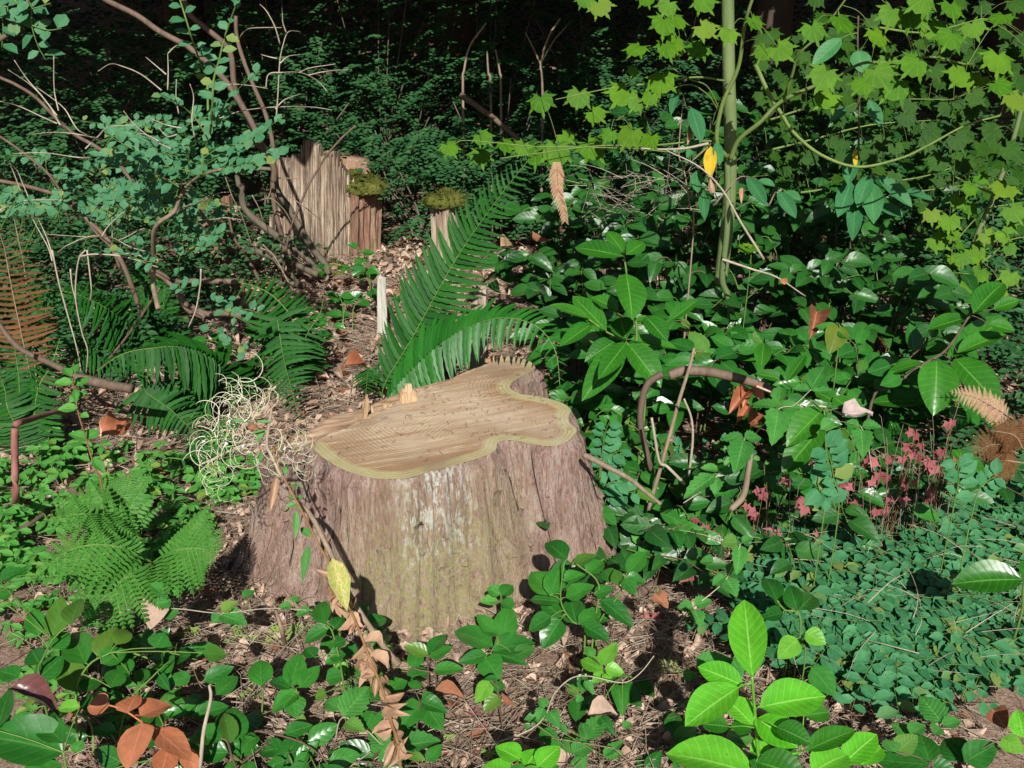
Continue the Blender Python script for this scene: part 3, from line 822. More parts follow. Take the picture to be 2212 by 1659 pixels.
def old_stump():
    Y = 5.75
    c = P(710, 590, Y)
    root = empty('old_stump', (c.x, Y, gz(c.x, Y)), 'tall weathered stump with a jagged splintered top and moss cap at back left', 'stump')
    prof = [(640, 330), (655, 288), (720, 282), (740, 345), (790, 268), (860, 228), (872, 140), (905, 126), (998, 172), (985, 245), (1010, 250), (1085, 268), (1112, 220), (1140, 232), (1160, 310), (1230, 420), (1270, 492), (1290, 540)]
    xs = [p[0] for p in prof]; ys = [p[1] for p in prof]
    x = 632
    while x < 1268:
        w = U(15, 34)
        xm = x + w / 2
        top = float(np.interp(xm, xs, ys))
        u = (xm - 1060) / 430.0
        yy = Y + 0.10 * u * u + U(-.007, .007)
        grey = 870 < xm < 1000 and False
        foot = P(*zo(xm, 1210 + 20 * R()), yy - .02); foot.z = min(foot.z, gz(foot.x, yy) + .02) if False else foot.z
        foot = V((foot.x, yy, gz(foot.x, yy) - 0.03))
        tp = P(*zo(xm, top), yy + 0.02)
        wd = w * 0.2604 * 6.05 / F
        n = V((-0.15 - 0.35 * -u, -1, 0)).normalized()
        e = (float(np.interp(xm + w * .5, xs, ys)) - float(np.interp(xm - w * .5, xs, ys))) * 0.2604 * 6.05 / F
        slab(root, 'wood_slab', M['snag'], foot, tp, wd * 1.25, wd * U(.80, 1.02), U(.04, .06), 0.035, 7, 10, n, tipf=lambda u_, e=e: -u_ * max(-.12, min(.12, e)))
        x += w * 0.92
    x = 1255
    while x < 1480:
        w = U(40, 60); xm = min(x + w / 2, 1470)
        u = (xm - 1060) / 430.0
        yy = Y - 0.05 + 0.20 * u * u + U(-.01, .01)
        foot = P(*zo(xm - 12, 1190), yy); foot.z = gz(foot.x, yy) - .03
        tp = P(*zo(xm, 560 + U(-14, 14)), yy + .01)
        wd = w * 0.2604 * 6.05 / F
        slab(root, 'wood_slab', M['snag_red'], foot, tp, wd * 1.2, wd * 1.05, .08, 0.012, 4, 7, V((.3 * u, -1, 0)).normalized())
        x += w * .92
    # body behind the face
    b = MB(); vs = []
    cx = P(*zo(1060, 700), Y + .25)
    for j, (zz, k) in enumerate(((-.05, 1.1), (.3, 1.0), (.62, .93), (.66, .2))):
        for i in range(20):
            a = 2 * math.pi * i / 20
            vs.append(V((cx.x + math.cos(a) * .31 * k, Y + .24 + math.sin(a) * .2 * k, zz + .15 + .05 * noise.noise(V((i * .9, j, 4))))))
    fs = [(j * 20 + i, j * 20 + (i + 1) % 20, j * 20 + 20 + (i + 1) % 20, j * 20 + 20 + i) for j in range(3) for i in range(20)] + [tuple(60 + i for i in range(20))]
    b.add(vs, fs); b.build('heartwood', M['snag_red'], root)
    moss_cap(root, P(*zo(1360, 505), Y + .12), .135, .16, .055, 1100)
    moss_cap(root, P(*zo(1230, 400), Y + .16), .09, .10, .045, 500)
    moss_cap(root, P(*zo(1430, 540), Y - .02), .07, .06, .05, 500)
    moss_cap(root, P(*zo(1060, 290), Y + .12), .05, .05, .03, 200)
    # green moss at its foot
    moss_cap(root, P(*zo(1120, 1290), Y - .32), .16, .12, .10, 500)
    # detached slabs at its left
    r2 = empty('broken_stump', P(*zo(260, 1150), Y + .1), 'low broken stump of split brown slabs left of the weathered stump', 'stump')
    for (xa, ya, xb, yb, w, mt) in ((225, 1000, 222, 590, 85, 'snag_red'), (310, 1050, 305, 690, 60, 'snag'), (520, 1180, 510, 880, 70, 'snag'), (600, 1200, 600, 745, 35, 'snag'), (560, 1200, 575, 930, 60, 'snag'),
                                    (350, 1280, 330, 1140, 150, 'snag_red'), (60, 1000, 60, 720, 130, 'snag_red'), (640, 1280, 640, 1020, 60, 'snag')):
        yy = Y + U(-.12, .1)
        a = P(*zo(xa, ya), yy); a.z = min(a.z, gz(a.x, yy))
        slab(r2, 'wood_slab', M[mt], a, P(*zo(xb, yb), yy), w * .2604 * 6.1 / F * 1.2, w * .2604 * 6.1 / F * .8, .05, .02, 4, 6, V((U(-.3, .3), -1, 0)).normalized())
    moss_cap(r2, P(*zo(90, 700), Y + .1), .09, .08, .05, 300)
    # small mossy snag
    Y2 = 5.1
    c2 = P(960, 520, Y2)
    r3 = empty('snag', (c2.x, Y2, gz(c2.x, Y2)), 'narrow pale snag with a round moss cap behind the upright fern frond', 'snag')
    for k in range(6):
        xm = 936 + k * 9.5
        yy = Y2 + .03 * abs(k - 2.5)
        a = P(xm + 3, 520, yy); a.z = gz(a.x, yy) - .02
        slab(r3, 'wood_slab', M['snag'], a, P(xm, 432 + U(-4, 4), yy), .034, .028, .045, .012, 3, 6)
    moss_cap(r3, P(962, 436, Y2 + .05), .115, .085, .055, 1000)
    # grey-white upright slat and brown stub
    Y3 = 4.55
    o = slab(None, 'stake', M['snag_grey'], V((P(826, 735, Y3).x, Y3, gz(P(826, 735, Y3).x, Y3) - .03)), P(824, 600, Y3), .058, .040, .022, .012, 4, 7, V((.2, -1, .1)).normalized())
    tag(o, 'grey white weathered slat standing upright left of the tall fern frond', 'slat')
    o = slab(None, 'stump_remnant', M['snag'], V((P(1030, 720, 3.65).x, 3.65, gz(P(1030, 720, 3.65).x, 3.65) - .03)), P(1036, 622, 3.65), .085, .06, .05, .03, 5, 6, V((-.2, -1, .1)).normalized())
    tag(o, 'short brown broken stub of wood right of the tall fern frond', 'stub')
old_stump()

# ------------------------------------------------------------------ plants, leaves read off the photograph
VIEWUP = 0.62
def pxleaf(root, me, z, L, D, name='leaf', tilt=0.35, jit=0.02):
    bx, by, tx, ty, w = L
    b = z(bx, by); t = z(tx, ty)
    D = D + U(-jit, jit)
    pb = P(*b, D)
    view = (CAMP - pb).normalized()
    n = (view * (1 - VIEWUP) + V((0, 0, 1)) * VIEWUP + V((U(-tilt, tilt), U(-tilt, tilt) * .5, U(-.1, .1)))).normalized()
    if n.dot(view) < 0.5: n = (n + view * .5).normalized()
    d = ray(*t)
    s = (pb - CAMP).dot(n) / d.dot(n)
    pt = CAMP + d * s
    mx = 1.7 * (P(*t, D) - pb).length
    if (pt - pb).length > mx: pt = pb + (pt - pb).normalized() * mx
    ln = (pt - pb).length
    wd = w * z.k * (pb - CAMP).length / F * 1.08
    Mx = frame(pb, pt - pb, n, wd, ln, min(ln, wd * 1.6))
    return put(name, me, root, Mx), pb
def stems_px(root, z, lines, D, r, mat, name='stem', ground=True):
    """each line: list of crop pixels from the foot up"""
    out = []
    for ln in lines:
        pts = [P(*z(*p), D) for p in ln]
        if ground:
            f = pts[0].copy()
            g = V((f.x + U(-.02, .02), f.y + U(-.03, .03), gz(f.x, f.y) - .01))
            if g.z + .01 < f.z and (f.z < g.z + .30 or not out): pts = [g] + pts
        pts = smooth(pts, 5)
        s = MB(); s.tube(pts, r, r * .6, 6); s.build(name, M[mat], root)
        out += pts
    return out
def petioles(root, bases, stem, r, mat, maxd=0.25):
    s = MB(); n = 0
    for b in bases:
        q = min(stem, key=lambda p: (p - b).length)
        if 0.004 < (q - b).length < maxd: s.tube(bez(q, b, 0.004, 3), r, r * .8, 4, False); n += 1
    if n: s.build('petioles', M[mat], root)
def leafy(name, label, cat, z, D, lines, leaves, tp, mat, stemmat='stem_green', r=0.003, alt=None, group=None, tilt=.35, jit=.02, petr=.0016):
    foot = P(*z(*lines[0][0]), D)
    root = empty(name, (foot.x, D, gz(foot.x, D)), label, cat, group)
    st = stems_px(root, z, lines, D, r, stemmat)
    bs = []
    for L in leaves:
        w = L if len(L) == 5 else L[:5]
        mt = L[5] if len(L) > 5 else mat
        _, b = pxleaf(root, lm(random.choice(tp), mt), z, w, D, tilt=tilt, jit=jit)
        bs.append(b)
    petioles(root, bs, st, petr, stemmat)
    return root
SAL = ('salal', 'salal2', 'salal3'); LAU = ('laurel', 'laurel2')

# bright laurel sapling close to the camera
leafy('laurel_sapling', 'bright glossy laurel sapling with big leaves closest to the camera at bottom right', 'sapling', z8, 1.42,
      [[(540, 1700), (530, 1560), (510, 1300), (492, 1080)], [(540, 1650), (800, 1560)], [(545, 1700), (900, 1720), (1080, 1640)]],
      [(495, 1085, 440, 568, 215), (410, 1150, 60, 1365, 225), (440, 1140, 150, 1005, 150), (500, 1390, 320, 1190, 170), (540, 1275, 962, 1178, 235),
       (525, 1345, 775, 1512, 180), (500, 1400, 360, 1380, 120, 'laurel'), (505, 1700, -60, 1500, 260), (835, 1550, 1145, 1400, 135, 'laurel'), (1060, 1640, 1285, 1430, 150),
       (870, 1690, 1110, 1530, 190), (520, 1620, 830, 1700, 200, 'laurel'), (820, 1330, 990, 1290, 120, 'laurel'), (650, 1400, 860, 1480, 130, 'laurel'), (480, 1560, 610, 1500, 90),
       (350, 1400, 180, 1370, 110, 'laurel'), (1180, 1640, 1330, 1500, 110)], LAU, 'laurel_new', 'salal_new', 0.0045, jit=.035, tilt=.3)
# laurel right of the stump
leafy('laurel_shrub', 'dark green laurel sapling with whorled leaves just right of the sawn stump', 'shrub', z6, 2.95,
      [[(760, 900), (660, 610), (520, 520), (405, 440)], [(690, 700), (705, 480), (650, 300), (640, 140), (622, 10)]],
      [(640, 150, 690, 415, 185), (515, 510, 300, 275, 130), (405, 432, 160, 335, 95), (420, 470, 225, 595, 95), (580, 570, 388, 682, 115), (620, 590, 378, 925, 165), (640, 585, 470, 800, 120),
       (650, 595, 862, 835, 165), (660, 565, 975, 600, 95), (640, 565, 590, 400, 140), (700, 470, 800, 415, 80), (590, 390, 430, 275, 110), (620, 40, 300, -40, 120), (625, 20, 520, -130, 90), (640, 30, 760, -60, 100), (910, 450, 1100, 300, 90), (760, 420, 900, 560, 130)],
      LAU, 'laurel', 'stem_green', 0.005, jit=.05)
leafy('laurel_shrub', 'laurel with long pale ribbed leaves on a slanting stem at the right edge', 'shrub', z10, 2.95,
      [[(1250, 960), (1370, 870), (1560, 730), (1720, 630), (1870, 410)]],
      [(1660, 700, 1662, 1005, 205), (1770, 680, 2062, 962, 185), (1570, 712, 1338, 772, 85), (1722, 680, 2145, 388, 150), (1790, 650, 2100, 500, 115), (1862, 425, 1598, 485, 115), (1890, 400, 2092, 168, 135), (2020, 375, 2185, 305, 90), (1990, 470, 2160, 500, 90), (1600, 960, 1255, 935, 175)],
      LAU, 'laurel', 'stem_brown', 0.006, jit=.04)
leafy('laurel_shrub', 'low laurel shoot with two broad shiny leaves above the red leaved herbs', 'shrub', z10, 2.55,
      [[(980, 1500), (960, 1250), (950, 1020)]],
      [(950, 1000, 722, 1205, 160), (945, 1110, 685, 1400, 165), (1020, 960, 900, 880, 120), (1760, 1260, 1980, 1480, 120), (700, 820, 512, 770, 80), (550, 750, 570, 560, 100), (715, 830, 830, 650, 90), (1100, 1000, 1010, 920, 100)],
      LAU, 'laurel', 'stem_green', 0.004, jit=.05)
leafy('laurel_shrub', 'single broad laurel leaf rising from the small leaved carpet at right', 'shrub', z8, 1.95,
      [[(2190, 700), (2205, 540), (2215, 470)]], [(2205, 470, 1775, 455, 190), (2205, 470, 2330, 380, 150)], LAU, 'laurel', 'stem_green', 0.004)
# salal in front of and round the stump
leafy('salal_plant', 'glossy salal sprig climbing against the right foot of the sawn stump', 'plant', z9, 1.98,
      [[(1640, 790), (1560, 730), (1490, 600), (1510, 370)], [(1700, 760), (1730, 500), (1590, 370)], [(1720, 780), (1860, 560), (1900, 440)]],
      [(1530, 342, 1385, 198, 125), (1570, 372, 1717, 308, 95), (1420, 568, 1318, 390, 190), (1420, 568, 1500, 360, 130), (1510, 480, 1642, 415, 95), (1650, 425, 1772, 335, 105), (1830, 482, 1748, 385, 95),
       (1910, 432, 2035, 278, 105), (1890, 460, 1960, 562, 105), (1900, 460, 2030, 475, 85), (1520, 582, 1700, 500, 120), (1490, 705, 1362, 580, 115), (1490, 610, 1280, 570, 100), (1590, 752, 1540, 560, 145),
       (1490, 722, 1368, 882, 150), (1430, 702, 1280, 782, 125), (1600, 752, 1745, 645, 110), (1742, 592, 1952, 752, 125), (1640, 762, 1800, 842, 110), (1700, 562, 1822, 520, 90), (1860, 500, 1830, 400, 80), (1650, 700, 1810, 700, 120)],
      SAL, 'salal', 'stem_green', 0.003)
leafy('salal_plant', 'salal sprig with two pale shining leaves in front of the stump foot', 'plant', z9, 1.9,
      [[(1100, 1010), (1050, 930), (1090, 870)]],
      [(1065, 892, 793, 758, 135), (1122, 862, 1162, 618, 145), (1060, 922, 1338, 832, 145), (1060, 932, 1262, 972, 115), (1020, 942, 848, 985, 85), (1010, 962, 1100, 1088, 150), (1080, 812, 958, 682, 95), (1100, 812, 1000, 775, 80), (1190, 940, 1330, 900, 90)],
      SAL, 'salal', 'stem_green', 0.0028)
leafy('salal_seedling', 'small lime green salal seedling on the twig litter right of centre', 'plant', z9, 1.80,
      [[(1775, 1120), (1760, 1035)]],
      [(1755, 1042, 1608, 960, 105, 'salal_new'), (1750, 1012, 1842, 858, 112, 'salal_new'), (1768, 1032, 1893, 1052, 85, 'salal_new'), (1772, 1055, 1688, 1112, 90, 'salal_new'), (1775, 1060, 1790, 1120, 60, 'salal_new'), (1690, 960, 1650, 880, 70, 'herb')],
      SAL, 'salal_new', 'stem_brown', 0.002)
leafy('salal_seedling', 'small three leaved salal seedling below the shining sprig', 'plant', z9, 1.74, [[(1100, 1230), (1090, 1150), (1060, 1120)]],
      [(1040, 1110, 955, 1245, 95, 'salal_new'), (1090, 1112, 1000, 1095, 70), (1105, 1202, 1000, 1295, 95), (1090, 1180, 1110, 1100, 70)], SAL, 'salal', 'stem_brown', 0.002)
leafy('salal_seedling', 'pale little salal seedling against the stump bark low down', 'plant', z9, 2.03, [[(1115, 650), (1110, 570)]],
      [(1110, 562, 1028, 510, 85, 'herb'), (1112, 572, 1192, 488, 85), (1092, 600, 982, 600, 80, 'herb'), (1120, 600, 1200, 640, 80)], SAL, 'salal', 'stem_green', 0.002)
leafy('salal_plant', 'salal clump at the left foot of the sawn stump behind the withered stalk', 'plant', z9, 1.95,
      [[(150, 1060), (110, 880), (80, 780)], [(280, 1010), (270, 860), (262, 740)], [(330, 1000), (180, 950)]],
      [(92, 792, 132, 660, 95), (100, 802, -10, 760, 100), (270, 752, 392, 702, 105), (272, 842, 372, 768, 90), (312, 902, 420, 785, 95), (330, 960, 438, 868, 90, 'salal_new'), (120, 932, 0, 992, 95), (82, 1172, 60, 1008, 125),
       (122, 1172, 252, 998, 125), (140, 1032, 50, 1028, 80, 'salal_new'), (60, 850, -30, 900, 90), (200, 690, 240, 590, 110, 'bramble'), (170, 760, 180, 690, 80), (0, 740, -10, 610, 90), (250, 1080, 370, 1060, 110), (130, 880, 200, 950, 80)],
      SAL, 'salal', 'stem_green', 0.0028)
leafy('salal_plant', 'flat salal sprig of dark pointed leaves at the middle of the stump foot', 'plant', z9, 1.88,
      [[(650, 1010), (655, 950)], [(700, 1080), (600, 1040), (560, 1030)]],
      [(662, 932, 762, 798, 95), (662, 962, 806, 888, 95), (650, 942, 500, 878, 90), (562, 1032, 590, 888, 95), (512, 1092, 682, 1040, 90), (690, 1042, 872, 1022, 90), (640, 960, 640, 860, 60)], SAL, 'salal', 'stem_brown', 0.0025)
leafy('salal_plant', 'salal sprig of rounded leaves on the litter left of the bottom centre', 'plant', z9, 1.70,
      [[(590, 1300), (600, 1240)], [(360, 1300), (370, 1190)]],
      [(602, 1242, 775, 1282, 105), (612, 1232, 695, 1190, 80), (612, 1252, 460, 1392, 135), (632, 1252, 742, 1422, 125), (370, 1182, 520, 1105, 140), (365, 1182, 300, 1090, 100), (420, 1240, 440, 1300, 70, 'salal_new'), (300, 1300, 260, 1410, 110), (370, 1290, 385, 1400, 95), (280, 1240, 330, 1170, 100), (560, 1160, 580, 1100, 80)],
      SAL, 'salal', 'stem_brown', 0.0025)
leafy('salal_plant', 'broad bright salal leaves cut off by the bottom edge at centre', 'plant', z9, 1.50,
      [[(1280, 1780), (1260, 1659)]], [(1232, 1605, 1080, 1508, 150, 'laurel_new'), (1262, 1662, 1345, 1535, 150, 'laurel_new'), (1340, 1650, 1485, 1518, 135, 'laurel_new'), (1180, 1700, 985, 1630, 130, 'laurel_new'), (1330, 1700, 1480, 1640, 120), (1240, 1700, 1180, 1640, 90)],
      SAL, 'salal', 'stem_green', 0.003)
leafy('salal_plant', 'salal sprig with one whitish shining leaf left of the withered stalk', 'plant', z7, 1.78,
      [[(1660, 1240), (1660, 1150)], [(1900, 1260), (1870, 1160)], [(2150, 1000), (2100, 800), (2065, 760)]],
      [(1652, 1142, 1640, 948, 135), (1832, 1142, 1902, 928, 135), (1892, 1152, 2022, 1008, 95), (1890, 1182, 1700, 1282, 130), (1830, 1160, 1700, 1080, 100), (2062, 752, 2000, 578, 115), (2072, 782, 1908, 852, 95), (2112, 782, 2165, 690, 90), (1990, 960, 1930, 890, 90), (2080, 960, 2180, 930, 90), (1850, 1200, 1870, 1340, 130), (2060, 1100, 2180, 1060, 110), (2060, 1180, 1990, 1220, 80), (2100, 870, 2190, 850, 80)],
      SAL, 'salal', 'stem_green', 0.0028)
leafy('salal_plant', 'salal sprig of three large round leaves beside the pale bent stem', 'plant', z7, 1.58,
      [[(1470, 1600), (1440, 1500), (1400, 1470)]], [(1432, 1492, 1505, 1248, 180), (1402, 1482, 1188, 1425, 150), (1442, 1562, 1220, 1562, 120), (1460, 1500, 1420, 1280, 100)], SAL, 'salal', 'stem_brown', 0.003)
leafy('salal_plant', 'tall upright salal with long shiny leaves at the left edge', 'plant', z7, 1.72,
      [[(250, 1090), (270, 970), (330, 850)], [(480, 1200), (560, 1010), (700, 930)]],
      [(332, 832, 392, 562, 115), (452, 752, 492, 555, 115), (540, 1002, 445, 775, 165), (622, 962, 722, 738, 115), (732, 882, 822, 758, 100), (122, 1082, -10, 1040, 100), (242, 1092, 402, 950, 125), (492, 1182, 402, 945, 150, 'salal_spot'), (0, 482, 160, 378, 100), (-10, 592, 80, 535, 90), (250, 1000, 190, 900, 110), (330, 900, 440, 800, 110), (640, 1000, 800, 900, 130), (520, 1180, 640, 1080, 120), (190, 1180, 320, 1110, 120), (1282, 932, 1435, 942, 115), (980, 900, 1040, 800, 120), (700, 1150, 760, 1020, 110), (240, 820, 210, 640, 110), (820, 1060, 760, 960, 90)],
      SAL, 'salal', 'stem_green', 0.0032)
leafy('salal_plant', 'very large folded salal leaves in the bottom left corner', 'plant', z7, 1.42,
      [[(440, 1750), (400, 1560)]], [(395, 1565, -110, 1400, 270), (402, 1500, 220, 1320, 130), (-20, 1420, 60, 1150, 120), (505, 1272, 345, 1268, 70, 'salal_new'), (470, 1560, 520, 1480, 80, 'herb'), (390, 1640, 100, 1760, 200)], SAL, 'salal', 'stem_green', 0.0035)
leafy('salal_plant', 'dead salal sprig with orange brown leaves at bottom left', 'plant', z7, 1.52,
      [[(1060, 1480), (900, 1370), (780, 1290), (690, 1262)]],
      [(692, 1262, 538, 1258, 120), (802, 1312, 850, 1178, 155), (882, 1332, 1075, 1225, 170), (902, 1372, 800, 1665, 185), (980, 1412, 1215, 1605, 150), (1160, 1545, 1260, 1700, 90), (1062, 1542, 1010, 1720, 130)],
      SAL, 'brown', 'petiole_red', 0.0028, tilt=.5)
o = leafy('salal_plant', 'salal seedlings with pale bluish leaves at the lower right corner', 'plant', z8, 1.5,
          [[(1640, 1700), (1610, 1620)], [(1850, 1700), (1830, 1620)]],
          [(1612, 1622, 1560, 1430, 130), (1610, 1640, 1260, 1600, 150), (1830, 1620, 1700, 1440, 150), (1835, 1622, 2045, 1500, 140), (1620, 1650, 1800, 1700, 120), (1400, 1560, 1540, 1450, 110, 'bramble'), (1400, 1560, 1330, 1470, 100, 'bramble'), (2210, 1470, 2170, 1280, 110, 'laurel_new'), (2070, 1470, 2210, 1560, 100, 'salal_new')], SAL, 'salal', 'stem_brown', .003)
leafy('salal_plant', 'salal sprig with pale shining leaves amid the small leaved carpet', 'plant', z8, 1.92,
      [[(800, 720), (700, 660), (650, 600)]], [(650, 602, 580, 420, 120), (780, 662, 720, 480, 110), (790, 662, 900, 530, 130), (690, 680, 560, 700, 110), (660, 650, 700, 560, 100)], SAL, 'salal', 'stem_green', .003)
leafy('salal_seedling', 'lime green heart shaped salal leaf at the near edge of the carpet', 'plant', z8, 1.78,
      [[(830, 960), (800, 850)]], [(780, 842, 660, 965, 120, 'salal_new'), (830, 800, 960, 870, 110, 'salal_new'), (800, 850, 640, 940, 90, 'salal_spot'), (870, 1020, 1020, 1200, 160, 'salal')], SAL, 'salal_new', 'stem_green', .002)
# brown hanging leaves and the pale dead leaf at right
leafy('dead_sprig', 'hanging dead sprig of copper brown leaves under the arching branch', 'dead sprig', z10, 2.75,
      [[(490, 1090), (470, 980), (465, 880)]], [(465, 880, 355, 1010, 80), (470, 880, 440, 970, 70), (480, 890, 570, 950, 90), (470, 990, 410, 1060, 80), (480, 1000, 565, 1080, 100), (500, 1050, 540, 1120, 70)], ('dead1', 'dead2'), 'brown', 'twig_brown', .003)
leafy('salal_plant', 'salal leaf gone yellow green in the thick of the right bank', 'plant', z10, 3.1, [[(1040, 600), (1045, 470)]], [(1045, 475, 990, 640, 130, 'olive'), (1040, 500, 1150, 560, 100), (1040, 520, 900, 470, 90)], SAL, 'salal', 'stem_green', .003)

# ------------------------------------------------------------------ salal thicket right of the stump
def salal_bush(px, py, D, H, ns, label, group, mat='salal', lw=(0.065, 0.10), n0=7):
    x = (px - 1106) / F * D * 1.04
    g = gz(x, D)
    root = empty('salal_shrub', (x, D, g), label, 'shrub', group)
    ped = MB()
    for k in range(ns):
        a = U(0, 6.28); sp = U(.10, .26)
        top = V((x + math.cos(a) * sp, D + math.sin(a) * sp * .8 - .05, g + H * U(.7, 1.05)))
        mid = V((x + math.cos(a) * sp * .35, D + math.sin(a) * sp * .35, g + H * .6))
        tip = top + V((math.cos(a) * .1, math.sin(a) * .1 - .05, U(-.05, .05)))
        pts = smooth([V((x + U(-.04, .04), D + U(-.04, .04), g - .01)), mid, top, tip], 5)
        s = MB(); s.tube(pts, .0035, .0015, 5); s.build('stem', M['stem_brown' if R() < .4 else 'stem_green'], root)
        m = len(pts)
        for i in range(n0):
            t = 0.16 + 0.84 * (i + .5) / n0
            j = min(m - 2, int(t * (m - 1)))
            p = pts[j]; tg = (pts[j + 1] - pts[j]).normalized()
            sd = tg.cross(V((0, 0, 1)))
            sd = sd.normalized() if sd.length > .1 else V((1, 0, 0))
            sgn = 1 if i % 2 else -1
            d = (sd * sgn * U(.6, 1.1) + tg * U(.2, .6) + V((U(-.3, .3), U(-.5, .1), U(-.35, .25)))).normalized()
            up = (V((0, 0, 1)) * .7 + V((0, -1, 0)) * U(.35, 1.0) + V((U(-.3, .3), 0, 0))).normalized()
            L = U(*lw)
            q = p + d * .012
            ped.tube([p, q], .0013, .0012, 3, False)
            put('leaf', lm(random.choice(SAL), mat), root, frame(q, d, up, L * U(.52, .66), L))
    ped.build('petioles', M['stem_green'], root)
grp = 'salal shrubs of the right hand thicket'
ORD = ['first', 'second', 'third', 'fourth', 'fifth', 'sixth', 'seventh', 'eighth', 'ninth', 'tenth', 'eleventh', 'twelfth', 'thirteenth', 'fourteenth', 'fifteenth', 'sixteenth', 'seventeenth', 'eighteenth']
ORD += ['nineteenth', 'twentieth'] + ['twenty ' + w for w in ('first', 'second', 'third', 'fourth', 'fifth', 'sixth', 'seventh', 'eighth', 'ninth')] + ['thirtieth']
ROWS = (('front', 3.35, .45, (1290, 1370, 1460, 1550, 1640, 1730, 1820, 1900, 1970)), ('second', 3.85, .64, (1240, 1330, 1430, 1530, 1630, 1730, 1830, 1920, 2010)),
        ('third', 4.4, .80, (1190, 1260, 1370, 1480, 1590, 1700, 1800, 1910)), ('fourth', 5.0, .95, (1210, 1300, 1420, 1540, 1660, 1770, 1880)), ('rearmost', 5.7, 1.0, (1230, 1350, 1480, 1600, 1720, 1850, 1980, 2100)))
for row, D, H, cols in ROWS:
    for q, px in enumerate(cols):
        hh = H * (1 if 1330 < px < 1930 else .72) * U(.9, 1.08)
        salal_bush(px, 0, D + U(-.12, .12), hh, 6, 'glossy salal shrub in the %s row of the right thicket, %s counting from the stump' % (row, ORD[q]), grp, 'salal' if D < 3.7 else 'salal_dimmed', (0.085, 0.125), 10)
for q, (px, D, H) in enumerate(((1250, 3.15, .3), (1300, 2.55, .14), (1330, 2.95, .26), (1380, 2.5, .16), (1420, 2.9, .24), (1500, 2.85, .26), (1590, 2.8, .26), (1690, 2.8, .30), (1780, 2.8, .32), (1880, 2.75, .30), (1960, 2.85, .3), (2080, 2.85, .28), (1275, 2.8, .22), (1345, 2.7, .2), (1455, 2.72, .2), (1545, 2.65, .2), (1640, 2.6, .2), (1735, 2.6, .2))):
    salal_bush(px, 0, D, H, 4, 'low dark salal shrub under the arching branch side of the thicket, %s from the stump' % ORD[q], 'low salal shrubs right of the stump', 'salal_dimmed' if q % 2 else 'salal', (0.07, 0.10), 7)
for q, (px, D, H) in enumerate(sorted(((60, 1.95, .10), (150, 1.82, .10), (250, 1.92, .09), (330, 1.75, .08), (420, 1.66, .08), (520, 1.74, .07), (600, 1.62, .07), (705, 1.58, .06), (130, 1.58, .10), (500, 1.54, .08), (960, 1.60, .05), (20, 1.70, .12), (800, 1.75, .06), (1420, 1.95, .08), (1500, 1.72, .06), (1400, 1.62, .05)))):
    salal_bush(px, 0, D, H + .02, 2, 'small dark salal seedling on the near litter, %s from the left' % ORD[q], 'salal seedlings in the foreground', 'salal', (0.05, 0.085), 5)
# salal and fern leaves left behind the stump
for q, (px, D, H) in enumerate(((520, 3.9, .22), (640, 4.2, .18), (740, 4.6, .2), (800, 5.1, .25), (900, 4.7, .25))):
    salal_bush(px, 0, D, H, 3, 'small salal plant on the duff between the two stumps, %s from the left' % ORD[q], 'small salal plants behind the stump', 'salal', (0.06, 0.09), 5)

# ------------------------------------------------------------------ ferns
def frond(root, pts, plen, n, face, w=0.17, me=None, start=0.08, droop=0.25, single=True, stem='stem_green', r=.0035, taper=1.0, fwd=.0):
    pts = smooth(pts, 10)
    s = MB(); s.tube(pts, r, r * .3, 5)
    st = s.build('frond', M[stem], root)
    m = len(pts)
    seg = [0]
    for a, b in zip(pts, pts[1:]): seg.append(seg[-1] + (b - a).length)
    tot = seg[-1]
    def at(d):
        j = 0
        while j < m - 2 and seg[j + 1] < d: j += 1
        u = (d - seg[j]) / max(1e-6, seg[j + 1] - seg[j])
        return pts[j].lerp(pts[j + 1], u), (pts[j + 1] - pts[j]).normalized()
    jm = MB()
    for i in range(n):
        t = start + (1 - start) * (i / n)
        L = plen * min(1, 0.55 + 2.6 * (t - start)) * (1 - max(0, (t - .35) / .65) ** 1.6 * .93) * taper
        for sg in (-1, 1):
            p, tg = at(t * tot + (0.25 if sg > 0 else 0) * tot / n)
            sd = tg.cross(face).normalized() * sg
            L *= U(.90, 1.06); d = (sd + tg * (U(.10, .32) + fwd) - face * droop * U(.4, 1.2) * 0.6 + V((0, 0, -droop * U(.3, .8)))).normalized()
            if R() < .03: continue
            if R() < .06: L *= U(.5, .8)
            up = (face + V((U(-.32, .32), U(-.2, .2), U(-.2, .2)))).normalized()
            Mx = frame(p, d, up, L * w * (1 if sg < 0 else -1), L)
            if sg > 0: Mx = frame(p, d, up, -L * w, L)
            if single: put('pinna', me, st, Mx)
            else: jm.leaf(T['pinna'], Mx)
    if not single: 
        o = jm.build('pinnae', me.materials[0], st)
    return st
M['fern_bright'] = leaf_mat('brightened_fern_pinna', (0.012, 0.098, 0.010), (0.022, 0.140, 0.014), (0.04, 0.15, 0.03), 0.42, 0.18, 'plain', spec=0.3)  # lighter fern copy, brightness put in to lift the dim arching frond
FP, FY = lm('pinna', 'fern'), lm('pinna', 'fern_bright')
def fern(label, loc, fronds, group=None, name='sword_fern'):
    root = empty(name, loc, label, 'fern', group)
    for f in fronds: frond(root, *f[0], **f[1])
    return root
b0 = V((P(835, 850, 3.75).x, 3.75, gz(-.5, 3.75)))
